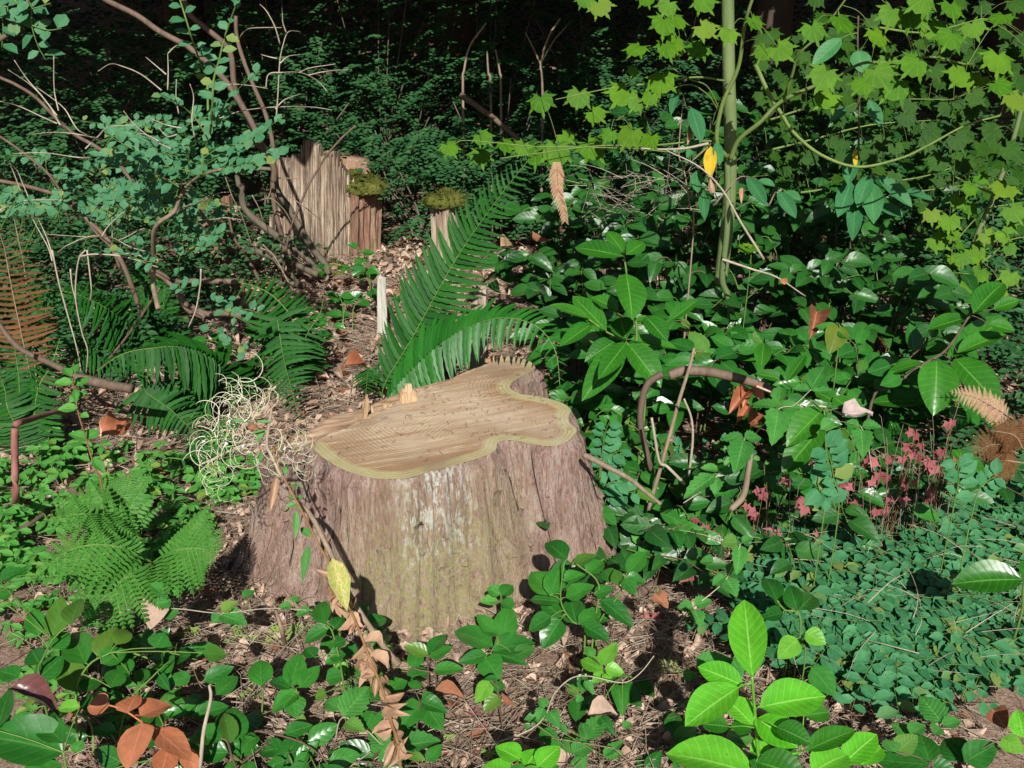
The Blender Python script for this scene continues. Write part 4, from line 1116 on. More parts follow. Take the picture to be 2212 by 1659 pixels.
fern('sword fern with one tall upright frond and one arching over the stump', b0, [
    (([b0, P(828, 838, 3.68), P(890, 730, 3.62), P(985, 560, 3.55), P(1075, 430, 3.46), P(1158, 325, 3.40)], .205, 46, V((-.1, -.9, .42)).normalized()), dict(me=FP, w=.15, droop=.10, start=.12, fwd=.34)),
    (([b0, P(850, 845, 3.60), P(955, 742, 3.35), P(1060, 690, 3.15), P(1150, 700, 3.02), P(1198, 755, 2.95), P(1210, 835, 2.9)], .20, 46, V((.05, -.70, .71)).normalized()), dict(me=FY, w=.15, droop=.40, start=.08)),
    (([b0, P(800, 800, 3.75), P(790, 850, 3.5)], .10, 14, V((0, -.5, .84)).normalized()), dict(me=FP, w=.17, droop=.3, start=.2)),
])
b1 = V((P(505, 790, 3.75).x, 3.75, gz(-1.1, 3.75)))
fern('sword fern with broad arching fronds left behind the curled seed stalk', b1, [
    (([b1, P(470, 790, 3.6), P(400, 752, 3.45), P(330, 752, 3.35), P(265, 765, 3.3), P(210, 800, 3.25)], .24, 46, V((.1, -.62, .78)).normalized()), dict(me=FP, w=.16, droop=.75, start=.05)),
    (([b1, P(320, 840, 3.5), P(375, 890, 3.3), P(440, 955, 3.1)], .17, 30, V((.1, -.8, .6)).normalized()), dict(me=FP, w=.16, droop=.3, start=.1)),
    (([b1, P(420, 980, 3.05), P(360, 990, 2.95), P(300, 1010, 2.9)], .13, 20, V((.1, -.6, .8)).normalized()), dict(me=FP, w=.2, droop=.5, start=.2)),
])
b2 = V((P(615, 720, 3.95).x, 3.95, gz(-1.0, 3.95)))
fern('dark sword fern with a hanging frond just left of the sawn stump', b2, [
    (([b2, P(600, 690, 3.9), P(612, 770, 3.7), P(632, 850, 3.45), P(650, 915, 3.3)], .17, 30, V((0, -.9, .4)).normalized()), dict(me=FP, w=.14, droop=.12, start=.05)),
    (([b2, P(640, 715, 3.9), P(590, 640, 3.95), P(520, 610, 4.0), P(450, 600, 4.0)], .15, 26, V((0, -.7, .7)).normalized()), dict(me=FP, w=.15, droop=.4, start=.1)),
    (([b2, P(650, 740, 3.9), P(610, 660, 3.95), P(570, 590, 4.1)], .16, 24, V((.2, -.85, .5)).normalized()), dict(me=FP, w=.15, droop=.2, start=.1)),
    (([b2, P(660, 730, 3.8), P(690, 680, 3.85), P(700, 640, 3.9)], .13, 18, V((.2, -.8, .5)).normalized()), dict(me=FP, w=.16, droop=.3, start=.1)),
])
b3 = V((P(330, 740, 4.2).x, 4.2, gz(-1.6, 4.2)))
fern('sword fern with long flat fronds reaching the left edge', b3, [
    (([b3, P(308, 730, 4.15), P(250, 680, 4.05), P(200, 650, 4.0), P(130, 628, 3.95), P(30, 632, 3.9)], .20, 40, V((0, -.65, .76)).normalized()), dict(me=FP, w=.14, droop=.6, start=.05)),
    (([b3, P(220, 758, 4.0), P(155, 738, 3.9), P(100, 734, 3.8), P(55, 742, 3.75)], .16, 30, V((0, -.6, .8)).normalized()), dict(me=FP, w=.15, droop=.6, start=.05)),
    (([b3, P(340, 680, 4.3), P(300, 600, 4.4), P(270, 560, 4.5)], .18, 26, V((.2, -.85, .5)).normalized()), dict(me=FP, w=.14, droop=.25, start=.05)),
    (([b3, P(350, 690, 4.3), P(355, 620, 4.4), P(350, 580, 4.5)], .16, 24, V((-.3, -.85, .5)).normalized()), dict(me=FP, w=.14, droop=.25, start=.05)),
])
b4 = V((P(100, 760, 4.4).x, 4.4, gz(-2.1, 4.4)))
fern('shaded sword fern with upright fronds behind the left edge stems', b4, [
    (([b4, P(100, 720, 4.4), P(98, 650, 4.5), P(100, 590, 4.6)], .17, 28, V((.1, -.9, .4)).normalized()), dict(me=FP, w=.14, droop=.2, start=.05)),
    (([b4, P(60, 720, 4.4), P(40, 660, 4.5), P(30, 600, 4.6)], .16, 26, V((-.1, -.9, .4)).normalized()), dict(me=FP, w=.14, droop=.2, start=.05)),
    (([b4, P(160, 700, 4.4), P(190, 640, 4.5), P(220, 590, 4.6)], .17, 26, V((.1, -.9, .4)).normalized()), dict(me=FP, w=.14, droop=.2, start=.05)),
])
b5 = V((P(45, 880, 3.3).x, 3.3, gz(-1.8, 3.3)))
fern('dull sword fern with fronds standing on edge at the left edge', b5, [
    (([b5, P(45, 870, 3.3), P(40, 810, 3.35), P(30, 740, 3.4)], .15, 26, V((.2, -.9, .4)).normalized()), dict(me=FP, w=.14, droop=.25, start=.05)),
    (([b5, P(20, 890, 3.25), P(10, 840, 3.3), P(-10, 790, 3.3)], .15, 24, V((.2, -.9, .4)).normalized()), dict(me=FP, w=.14, droop=.25, start=.05)),
    (([b5, P(80, 850, 3.3), P(110, 790, 3.35), P(130, 730, 3.4)], .14, 24, V((-.2, -.9, .4)).normalized()), dict(me=FP, w=.14, droop=.25, start=.05)),
])
# rust coloured dead frond at the left edge
b6 = V((P(50, 730, 3.6).x, 3.6, gz(-2, 3.6)))
fern('rust brown dead fern frond standing at the left edge', b6, [
    (([b6, P(45, 715, 3.6), P(25, 620, 3.62), P(10, 540, 3.65), P(-5, 490, 3.65)], .17, 26, V((.3, -.9, .3)).normalized()), dict(me=lm('pinna', 'deadfern'), w=.10, droop=.15, start=.3, stem='twig_brown')),
    (([b6, P(55, 600, 3.7), P(40, 520, 3.7), P(30, 470, 3.75)], .15, 20, V((-.3, -.9, .3)).normalized()), dict(me=lm('pinna', 'deadfern'), w=.10, droop=.3, start=.3, stem='twig_brown')),
], name='dead_fern')
# lady ferns, lower left: compound pinnae
def lady(label, D, lines, plen, n, face, mat='ladyfern', stem='stem_green', name='lady_fern', group=None, wr=.42):
    f = P(*lines[0][0][:2], D); root = empty(name, (f.x, D, gz(f.x, D)), label, 'fern', group)
    me = lm('compound', mat)
    for k, ln in enumerate(lines):
        pts = [P(p[0], p[1], D + (p[2] if len(p) > 2 else 0)) for p in ln]
        pts = smooth(pts, 8)
        s = MB(); s.tube(pts, .003, .0008, 5); st = s.build('frond', M[stem], root)
        m = len(pts)
        for i in range(n):
            t = .16 + .84 * i / n
            L = plen * min(1, .75 + (t - .16) * 1.5) * (1 - max(0, (t - .25) / .75) ** 1.2 * .92)
            x = t * (m - 1); j = min(m - 2, int(x)); p = pts[j].lerp(pts[j + 1], x - j); tg = (pts[j + 1] - pts[j]).normalized()
            for sg in (-1, 1):
                d = (tg.cross(face).normalized() * sg + tg * .38 + V((0, 0, -.12))).normalized()
                put('pinna', me, st, frame(p, d, (face + V((U(-.15, .15), U(-.1, .1), 0))).normalized(), L * wr, L))
    return root
lady('light green lady fern with lacy triangular fronds at lower left', 2.05,
     [[(290, 1190, .1), (250, 1130, .1), (180, 1110), (95, 1125)], [(330, 1215, .05), (275, 1245, -.05), (215, 1290, -.1), (165, 1345, -.12)], [(330, 1215, .05), (380, 1190), (430, 1185), (470, 1200)],
      [(330, 1215, .05), (250, 1180), (160, 1185, -.02), (75, 1245, -.06)]],   .165, 13, V((.05, -.45, .89)).normalized())
lady('lady fern frond lying flat above the larger lacy fern', 2.35, [[(330, 1140, .1), (250, 1085), (180, 1080), (110, 1105)], [(300, 1110), (260, 1070), (230, 1050)]], .11, 13, V((.05, -.5, .86)).normalized())
lady('dry tan fern frond among the plants at the right edge', 2.75, [[(2190, 905), (2110, 860), (2050, 845)], [(2180, 920), (2140, 880), (2060, 865)]], .06, 12, V((0, -.8, .6)).normalized(), 'tanfern', 'twig_brown', 'dead_fern')
lady('brown withered fern heap at the far right edge', 2.55, [[(2200, 980), (2150, 960), (2090, 985)], [(2210, 970), (2190, 940), (2140, 930)], [(2212, 1000), (2160, 995), (2110, 1010)]], .09, 12, V((0, -.7, .7)).normalized(), 'deadfern', 'twig_brown', 'dead_fern')
lady('dim brown fern frond in the dark below the right hand maple', 4.1, [[(1960, 800), (1955, 760), (1990, 720)], [(1940, 790), (1930, 740), (1950, 700)]], .12, 12, V((0, -.9, .4)).normalized(), 'deadfern', 'twig_brown', 'dead_fern')
def hanging_cedar():
    top = P(1203, 352, 3.3)
    root = empty('cedar_sprig', top, 'dry tan cedar sprig hanging below the maple leaves', 'sprig')
    pts = smooth([top, P(1205, 400, 3.3), P(1216, 440, 3.31), P(1222, 480, 3.32)], 5)
    s = MB(); s.tube(pts, .002, .0008, 5); s.build('stem', M['twig_brown'], root)
    for i in range(16):
        p = pts[min(len(pts) - 1, int(i / 16 * (len(pts) - 1)))]
        L = .045 * (1 - i / 22) + .012
        for sg in (-1, 1):
            put('spray', lm('compound', 'tanfern'), root, frame(p, V((sg * .55, U(-.2, .1), -1)).normalized(), V((0, -1, .1)), L * .5, L))
hanging_cedar()

# ------------------------------------------------------------------ vine maples
def tube_thing(root, name, pts, r0, r1, mat, n=7, sm=6):
    if name == 'dead_twig': r0, r1 = r0 * .8, r1 * .8
    s = MB(); p = smooth(pts, sm); s.tube(p, r0, r1, n); s.build(name, M[mat], root)
    return p
def maple_leaf(root, px, py, size, D, mat='maple', rot=None, near=None):
    """size: leaf span in photo pixels; leaf hangs out and down, face to the light"""
    c = P(px, py, D)
    sc = (c - CAMP).length / F * size
    a = U(-.9, .9) if rot is None else rot
    d = V((math.sin(a), -.45 + U(-.25, .1), -math.cos(a) * .75)).normalized()
    up = V((U(-.45, .45), -.74 + U(-.3, .3), .68)).normalized()
    base = c - d * sc * .45
    o = put('leaf', lm(random.choice(('maple', 'maple2')), mat), root, frame(base, d, up, sc, sc))
    return base + d * sc * .2
def maple_one():
    D = 3.75
    f = P(1535, 860, D)
    root = empty('vine_maple', (f.x, D, gz(f.x, D)), 'vine maple with smooth green trunk and bright lobed leaves right of centre', 'tree')
    tr = [V((f.x - .02, D, gz(f.x, D) - .03)), P(1536, 850, D), P(1545, 700, D), P(1562, 560, D), P(1575, 440, D), P(1578, 300, D), P(1574, 150, D), P(1572, 0, D), P(1570, -160, D), P(1580, -420, D + .1)]
    w = []
    w += tube_thing(root, 'trunk', tr, .030, .022, 'maple_bark', 12)
    D2 = D - .16
    st = [P(1578, 700, D2), P(1572, 640, D2), P(1560, 600, D2), P(1570, 500, D2), P(1572, 400, D2), P(1570, 340, D2)]
    g = V((st[0].x, D2, gz(st[0].x, D2))); w += tube_thing(root, 'stem', [g] + st, .014, .011, 'maple_bark', 8)
    br = [([(1570, 340), (1550, 300), (1560, 230), (1590, 150), (1608, 70), (1618, 20), (1640, -40)], .0095, .005), ([(1578, 345), (1600, 305), (1640, 262), (1690, 222), (1750, 190), (1800, 168), (1860, 132), (1930, 130), (2010, 118), (2090, 140)], .010, .003),
          ([(1692, 220), (1712, 165), (1725, 120), (1760, 85), (1800, 40), (1840, -20)], .006, .003), ([(1632, 140), (1655, 200), (1690, 250), (1720, 292), (1770, 338), (1850, 360), (1940, 345), (2000, 315), (2080, 270), (2160, 250)], .0085, .003),
          ([(1550, 305), (1500, 306), (1400, 315), (1290, 312), (1180, 330), (1080, 342)], .0045, .0015), ([(1456, 330), (1380, 322), (1240, 315), (1150, 312), (1010, 305), (980, 312)], .0025, .0012),
          ([(1556, 240), (1530, 185), (1490, 170), (1456, 150)], .003, .0015), ([(1556, 245), (1520, 200), (1470, 185), (1330, 260)], .003, .0012), ([(1568, 175), (1500, 168), (1420, 175), (1330, 190), (1200, 215)], .004, .0015),
          ([(1600, 75), (1560, 60), (1500, 95), (1460, 130)], .003, .0012)]
    for ln, a, b in br:
        dd = D2 - .03
        w += tube_thing(root, 'branch', wob([P(x, y, dd - .25 * i / len(ln)) for i, (x, y) in enumerate(ln)], .008), a, b, 'maple_twig', 7)
    L2 = [(795, 955, 58), (1005, 885, 58), (985, 1010, 68), (1160, 935, 62), (1330, 1000, 75), (1240, 950, 50), (1465, 995, 90), (1530, 880, 55), (1700, 960, 90), (1790, 870, 50), (1915, 880, 82), (2045, 910, 62),
          (1370, 670, 72), (1600, 640, 72), (1720, 740, 62), (1870, 620, 88), (1960, 670, 55), (2050, 640, 50), (2120, 540, 84), (1960, 325, 66), (1945, 465, 34), (2140, 180, 76), (1750, 60, 64), (1650, 20, 50), (2040, 10, 54), (2170, 330, 66), (2160, 60, 60)]
    L3 = [(200, 40, 66), (30, 150, 62), (210, 200, 66), (340, 240, 56), (150, 330, 70), (20, 290, 56), (520, 160, 56), (560, 350, 56), (690, 340, 70), (890, 220, 70), (1080, 160, 80), (1300, 250, 72), (1370, 120, 70), (1530, 120, 88),
          (1640, 200, 76), (1740, 260, 76), (1900, 200, 60), (2060, 130, 62), (940, 510, 80), (960, 640, 80), (1180, 560, 64), (1300, 500, 84), (1380, 570, 94), (1350, 420, 60), (1510, 430, 80), (1810, 500, 80), (2050, 410, 80), (2080, 560, 66), (1550, 20, 80), (1760, 80, 66), (2170, 650, 70), (1930, 520, 50)]
    pet = MB()
    allL = [(z2(x, y), s) for x, y, s in L2] + [(z3(x, y), s) for x, y, s in L3]
    for (px, py), s in allL:
        d = D2 - .28 + U(-.1, .1) if px > 1290 else 3.72 + U(-.05, .08)
        b = maple_leaf(root, px, py - 4, s * .86, d)
        q = min(w, key=lambda p: (p - b).length)
        if (q - b).length < .32: pet.tube(bez(b, q, .02, 4), .0010, .0016, 4, False)
    pet.build('petioles', M['maple_twig'], root)
    # deeper, smaller-looking leaves of the same crown
    D4 = 4.5
    ww = []
    for ln in ([(1640, 330), (1760, 300), (1880, 270), (2010, 260)], [(1700, 420), (1850, 400), (2000, 380), (2140, 330)], [(1660, 260), (1760, 230), (1900, 215), (2060, 215)], [(1900, 60), (2000, 70), (2120, 40)], [(1820, 450), (1950, 420), (2080, 400)]):
        ww += tube_thing(root, 'branch', [P(x, y, D4) for x, y in ln], .006, .002, 'maple_twig', 6)
    pet = MB()
    for k in range(230):
        px, py = U(1640, 2230), U(-10, 400)
        if k > 195: px, py = U(1960, 2230), U(380, 620)
        if py < 60 and R() < .4: continue
        d = D4 + U(-.3, .6)
        b = maple_leaf(root, px, py, U(32, 50), d, 'maple_dimmed')
        q = min(ww, key=lambda p: (p - b).length)
        if (q - b).length < .32: pet.tube(bez(b, q, .02, 3), .0010, .0014, 3, False)
    pet.build('petioles', M['maple_twig'], root)
maple_one()
def maple_two():
    D = 3.95
    f = P(2010, 800, D)
    root = empty('vine_maple', (f.x, D, gz(f.x, D)), 'slender vine maple with small leaves at the right edge', 'tree')
    w = tube_thing(root, 'trunk', [V((f.x, D, gz(f.x, D) - .02)), P(2012, 760, D), P(2055, 640, D), P(2085, 580, D), P(2110, 510, D), P(2140, 440, D), P(2180, 330, D), P(2215, 200, D)], .017, .009, 'maple_bark', 9)
    for ln in ([(2058, 640), (2056, 560), (2060, 530), (2100, 480), (2145, 436)], [(2085, 590), (2130, 560), (2180, 520), (2230, 510)], [(2120, 480), (2140, 450), (2200, 440)], [(2150, 420), (2100, 400), (2060, 380)]):
        w += tube_thing(root, 'branch', [P(x, y, D - .06) for x, y in ln], .006, .002, 'maple_twig', 6)
    pet = MB()
    for (x, y, s) in ((1630, 1370, 44), (1740, 1410, 56), (1790, 1280, 44), (1870, 1320, 48), (1680, 1530, 60), (1810, 1550, 30), (1760, 1490, 40), (1920, 1600, 52), (1990, 1500, 44), (2080, 1500, 40), (2130, 1440, 40), (2160, 1350, 58), (1870, 1200, 44), (2080, 1200, 66), (1660, 1030, 58), (1840, 1030, 70), (2050, 1020, 60), (1950, 1130, 40), (2180, 1090, 60), (1830, 1640, 44), (2130, 1580, 36), (1960, 940, 52), (2140, 960, 60), (2000, 840, 56), (1800, 900, 56)):
        b = maple_leaf(root, *z3(x, y), s * .92, D - .15 + U(-.12, .1), 'maple_dimmed' if y < 1100 else 'maple')
        q = min(w, key=lambda p: (p - b).length)
        if (q - b).length < .25: pet.tube(bez(b, q, .02, 3), .0009, .0014, 3, False)
    for (x, y, s) in ((1770, 65, 40), (1830, 90, 38), (1730, 135, 44), (1850, 240, 46), (1930, 160, 46), (2120, 185, 46), (1880, 50, 44), (2090, 280, 20)):
        b = maple_leaf(root, *z10(x, y), s, D - .1, 'maple')
        q = min(w, key=lambda p: (p - b).length)
        if (q - b).length < .25: pet.tube(bez(b, q, .02, 3), .0009, .0014, 3, False)
    pet.build('petioles', M['maple_twig'], root)
maple_two()
# small maple seedling leaves in the salal
leafy('maple_seedling', 'yellow green maple seedling among the salal at the trunk foot', 'seedling', z3, 3.45, [[(480, 1700), (470, 1600)]],
      [(460, 1560, 400, 1590, 90), (480, 1560, 530, 1590, 100), (470, 1560, 470, 1530, 80)], ('maple',), 'maple', 'stem_green', .002)

# ------------------------------------------------------------------ rhododendron with hanging leaves
def rhodo():
    D = 3.9
    f = P(1880, 600, D)
    root = empty('rhododendron', (f.x, D, gz(f.x, D)), 'rhododendron with long drooping leaves between the two maples', 'shrub')
    st = stems_px(root, z3, [[(1100, 1700), (1130, 1350), (1150, 1100), (1165, 960), (1170, 650), (1160, 300), (1165, 100)], [(1140, 1250), (1250, 1110), (1280, 1105)]], D + .05, .006, 'stem_grey')
    bs = []
    for L in ((1140, 950, 1100, 1160, 90), (1120, 1150, 1040, 1360, 100), (1235, 1110, 1160, 1300, 90), (1245, 1150, 1265, 1400, 110), (1150, 1240, 1130, 1510, 85), (1290, 1110, 1510, 1300, 90), (1300, 1180, 1200, 1180, 70), (1060, 240, 875, 410, 90), (1165, 320, 1190, 450, 105), (1230, 630, 1310, 800, 70), (1090, 680, 990, 760, 60), (1440, 1200, 1640, 1260, 60), (1290, 1300, 1450, 1360, 90)):
        _, b = pxleaf(root, lm('rhodo', 'rhodo'), z3, L, D - .05, tilt=.2); bs.append(b)
    pxleaf(root, lm('rhodo', 'yellow'), z3, (1140, 945, 1150, 1060, 26), D - .1, tilt=.1)
    petioles(root, bs, st, .002, 'stem_green', .4)
    D = 3.55
    f = P(1510, 560, D)
    root = empty('rhododendron', (f.x, D, gz(f.x, D)), 'rhododendron twig with a yellow leaf left of the green maple trunk', 'shrub')
    st = stems_px(root, z3, [[(120, 1500), (100, 1300), (60, 1060), (30, 960), (60, 600)], [(60, 1060), (180, 960), (240, 900)], [(100, 1250), (160, 1120), (200, 1080)], [(250, 1300), (400, 1130), (480, 1120)], [(600, 1300), (640, 1220), (680, 1200)]], D, .0035, 'twig_brown')
    bs = []
    for L in ((110, 680, 175, 890, 90), (270, 900, 290, 1040, 60), (140, 1080, 150, 1210, 70), (185, 1200, 195, 1390, 60), (20, 560, -20, 720, 50), (470, 1120, 580, 1290, 80), (530, 1140, 640, 1170, 60), (660, 1210, 770, 1370, 80), (700, 1210, 800, 1260, 60), (160, 880, 80, 990, 60)):
        _, b = pxleaf(root, lm('rhodo', 'rhodo'), z3, L, D - .03, tilt=.2); bs.append(b)
    _, b = pxleaf(root, lm('rhodo', 'yellow'), z3, (232, 925, 225, 1118, 72), D - .06, tilt=.1); bs.append(b)
    pxleaf(root, lm('dead1', 'dryleaf'), z3, (110, 790, 90, 900, 40), D - .05); pxleaf(root, lm('dead1', 'dryleaf'), z3, (435, 1190, 425, 1280, 30), D - .05); pxleaf(root, lm('dead2', 'dryleaf'), z3, (230, 1120, 250, 1240, 36), D - .05)
    petioles(root, bs, st, .0018, 'stem_green', .4)
rhodo()

# ------------------------------------------------------------------ huckleberry shrub, upper left
def huck_leaves(root, pts, n, size, t0=.1, up0=V((0, -.72, .70)), mat='huck', flat=False, tp=('round', 'small')):
    m = len(pts)
    n = max(3, int(n * .78))
    for i in range(n):
        t = t0 + (1 - t0) * (i + R() * .5) / n
        x = t * (m - 1); j = min(m - 2, int(x)); p = pts[j].lerp(pts[j + 1], x - j); tg = (pts[j + 1] - pts[j]).normalized()
        sd = tg.cross(up0); sd = sd.normalized() if sd.length > .1 else V((1, 0, 0))
        sg = 1 if i % 2 else -1
        d = (sd * sg + tg * U(.1, .6) + V((U(-.3, .3), U(-.4, .2), U(-.25, .25)))).normalized()
        L = size * 1.42 * U(.75, 1.2)
        put('leaf', lm(random.choice(tp), mat), root, frame(p + d * .003, d, (up0 + V((U(-.4, .4), U(-.3, .3), U(-.3, .3)))).normalized(), L * U(.62, .82), L))
def huck():
    D = 3.55
    f = P(390, 700, D + .3)
    root = empty('huckleberry_shrub', (f.x, D + .3, gz(f.x, D + .3)), 'red huckleberry shrub with small bluish leaves on green shoots at upper left', 'shrub')
    A = root
    def ln(z, pts, D, r0, r1, mat, name='stem', w=.006):
        return tube_thing(A, name, wob([P(*z(*p), D + .12 * math.sin(i * 1.3)) for i, p in enumerate(pts)], w), r0, r1, mat, 6)
    trunk = ln(z1, [(1000, 1950), (960, 1800), (975, 1650), (990, 1450), (1090, 1340), (1130, 1250), (1190, 1170), (1270, 1110), (1400, 1070)], D, .011, .005, 'twig_brown')
    up1 = ln(z1, [(1270, 1110), (1300, 980), (1320, 850), (1335, 700), (1350, 520), (1380, 380), (1430, 230), (1500, 0), (1540, -120)], D, .0050, .0028, 'stem_green', 'shoot')
    up2 = ln(z1, [(1315, 700), (1300, 520), (1270, 380), (1220, 230), (1150, 40), (1110, -80)], D, .0045, .0026, 'stem_green', 'shoot')
    huck_leaves(root, up1, 30, .034, .22); huck_leaves(root, up2, 24, .034, .1)
    s3 = ln(z1, [(1300, 850), (1220, 740), (1130, 650), (1000, 590)], D - .03, .003, .0015, 'stem_green', 'shoot'); huck_leaves(root, s3, 14, .03)
    s4 = ln(z1, [(1350, 800), (1390, 720), (1450, 620), (1560, 510), (1640, 450)], D - .06, .003, .0015, 'stem_green', 'shoot'); huck_leaves(root, s4, 12, .034)
    sprays = [([(1270, 1110), (1150, 1060), (1000, 1010), (850, 960), (690, 860)], 26), ([(1200, 1080), (1000, 1040), (800, 1000), (600, 985)], 28), ([(1150, 1000), (1000, 950), (900, 880), (720, 850)], 20), ([(1130, 1180), (1000, 1100), (850, 1040), (660, 1030)], 24),
              ([(1300, 1040), (1450, 960), (1580, 880), (1800, 730)], 24), ([(1350, 1080), (1500, 1040), (1650, 1010), (1780, 975)], 26), ([(1280, 1000), (1420, 930), (1520, 900), (1680, 820)], 18), ([(1240, 1120), (1350, 1060), (1480, 1050), (1620, 1030)], 20),
              ([(1200, 950), (1150, 860), (1100, 800)], 10), ([(1180, 1100), (1200, 1010), (1160, 930), (1130, 900)], 14), ([(1040, 1340), (1010, 1200), (960, 1080), (930, 1040)], 14), ([(1120, 1240), (1050, 1180), (960, 1160)], 10), ([(1060, 1320), (1050, 1280), (1030, 1290)], 6),
              ([(1100, 1500), (1140, 1440), (1190, 1340), (1220, 1290)], 10), ([(1060, 1520), (1180, 1430), (1240, 1330)], 12), ([(1150, 1520), (1300, 1500), (1420, 1470)], 18), ([(1000, 1600), (1120, 1560), (1250, 1560), (1310, 1560)], 14), ([(1000, 1660), (900, 1640), (780, 1600), (660, 1570)], 12),
              ([(1010, 1420), (960, 1370), (880, 1400)], 8), ([(1000, 1640), (960, 1580), (860, 1540), (800, 1520)], 9)]
    for p, n in sprays:
        q = ln(z1, p, D + U(-.12, .1), .0022, .0010, 'stem_green', 'twig'); huck_leaves(root, q, n, .034 if p[0][1] < 1250 else .028)
    # lower shoot hanging over the duff (nearer)
    for p, n in (([(1340, 200), (1380, 300), (1400, 380), (1460, 400), (1600, 480)], 12), ([(1400, 280), (1440, 320), (1400, 350)], 6), ([(1440, 390), (1560, 370), (1640, 400)], 9), ([(1300, 500), (1400, 540), (1480, 520)], 7), ([(1440, 580), (1520, 620), (1560, 660)], 6), ([(1130, 60), (1140, 160), (1150, 240), (1230, 230)], 9)):
        q = ln(z4, p, D - .1, .002, .001, 'stem_green', 'twig'); huck_leaves(root, q, n, .027, mat='huck')
    # pale dead twigs
    for p in ([(1250, 800), (1450, 720), (1560, 700), (1760, 680), (1960, 670), (2100, 695)], [(1370, 590), (1450, 540), (1560, 530), (1690, 560)], [(1680, 560), (1700, 480), (1770, 450), (1900, 470), (2010, 510), (2070, 580)], [(1890, 460), (1960, 430), (2120, 405)], [(1950, 475), (2060, 445), (2200, 440)],
              [(1745, 760), (1750, 600), (1760, 400), (1780, 280), (1820, 210), (1900, 200)], [(1770, 280), (1740, 160), (1690, 70), (1640, 25)], [(1500, 260), (1560, 190), (1640, 165), (1780, 175)], [(1810, 210), (1800, 150), (1785, 80)], [(1740, 690), (1800, 640), (1910, 590)], [(1770, 400), (1830, 360), (1910, 345)], [(1750, 370), (1700, 350), (1650, 345)],
              [(1230, 870), (1215, 760), (1220, 620), (1200, 530)], [(1130, 720), (1110, 620), (1115, 500)], [(1060, 570), (1055, 450), (1060, 340)], [(1050, 470), (980, 400), (920, 360)], [(1060, 340), (1100, 300), (1120, 285)], [(1020, 570), (900, 480), (780, 410), (700, 400), (620, 450)],
              [(540, 940), (620, 860), (700, 810), (860, 790)], [(1080, 940), (960, 880), (840, 790), (780, 700)], [(1000, 890), (930, 860), (860, 840)], [(1150, 810), (1050, 790), (940, 745)], [(1120, 850), (1060, 850), (1000, 800)],
              [(720, 950), (600, 880), (480, 850), (330, 830), (190, 850)], [(650, 880), (560, 860), (420, 840)], [(560, 860), (480, 820), (400, 690), (330, 620), (230, 550)], [(380, 790), (300, 660), (200, 540), (50, 440)], [(360, 730), (250, 600), (170, 500), (90, 380)], [(370, 700), (345, 560), (340, 350)],
              [(360, 780), (250, 740), (120, 680), (0, 640)], [(580, 1000), (450, 985), (280, 965), (80, 970)], [(160, 1300), (120, 1180), (70, 1040), (30, 1015)], [(200, 1290), (160, 1180), (110, 1090), (60, 1030)], [(0, 1330), (120, 1280), (250, 1262), (390, 1265)],
              [(1000, 1650), (930, 1590), (830, 1555), (700, 1500), (560, 1500), (290, 1480)], [(700, 1540), (600, 1500), (450, 1540), (360, 1600)], [(640, 1500), (680, 1430), (780, 1350), (840, 1330)], [(710, 1510), (705, 1440), (705, 1380)], [(1000, 1480), (900, 1450), (800, 1490), (740, 1520)], [(1010, 1410), (1100, 1320), (1240, 1270), (1350, 1220)], [(1130, 1330), (1260, 1280), (1380, 1230), (1445, 1215)],
              [(1260, 1390), (1340, 1380), (1430, 1380), (1520, 1388)], [(330, 1650), (300, 1560), (240, 1450), (210, 1390)], [(340, 1640), (300, 1500), (240, 1380)], [(960, 1640), (840, 1610), (700, 1600), (540, 1615)]):
        tube_thing(root, 'dead_twig', wob([P(*z1(*q), D + .1 + .12 * math.sin(q[0] * .01)) for q in p], .006), .0036, .0016, 'twig_pale', 5, 5)
    for p in ([(330, 0), (370, 200), (430, 420), (490, 620), (515, 780)], [(540, 0), (500, 60), (480, 200), (475, 330), (520, 520), (550, 640), (545, 780)], [(550, 0), (560, 140), (575, 250), (570, 320)], [(445, 120), (460, 220), (480, 320)], [(1270, 120), (1270, 220), (1240, 370), (1190, 490)], [(510, 40), (600, 25), (760, 40), (900, 80), (1000, 110)]):
        tube_thing(root, 'dead_twig', wob([P(*z4(*q), D) for q in p], .004), .0046, .003, 'twig_pale', 5, 5)
    # red berry
    s = MB(); c = P(*z1(845, 1545), D - .05)
    vs = [c + V((math.cos(a) * math.sin(b), math.sin(a) * math.sin(b), math.cos(b))) * .006 for b in (0.01, .8, 1.57, 2.3, 3.13) for a in (0, 1.05, 2.1, 3.14, 4.2, 5.2)]
    s.add(vs, [(j * 6 + i, j * 6 + (i + 1) % 6, j * 6 + 6 + (i + 1) % 6, j * 6 + 6 + i) for j in range(4) for i in range(6)]); s.build('berry', M['red'], root)
huck()
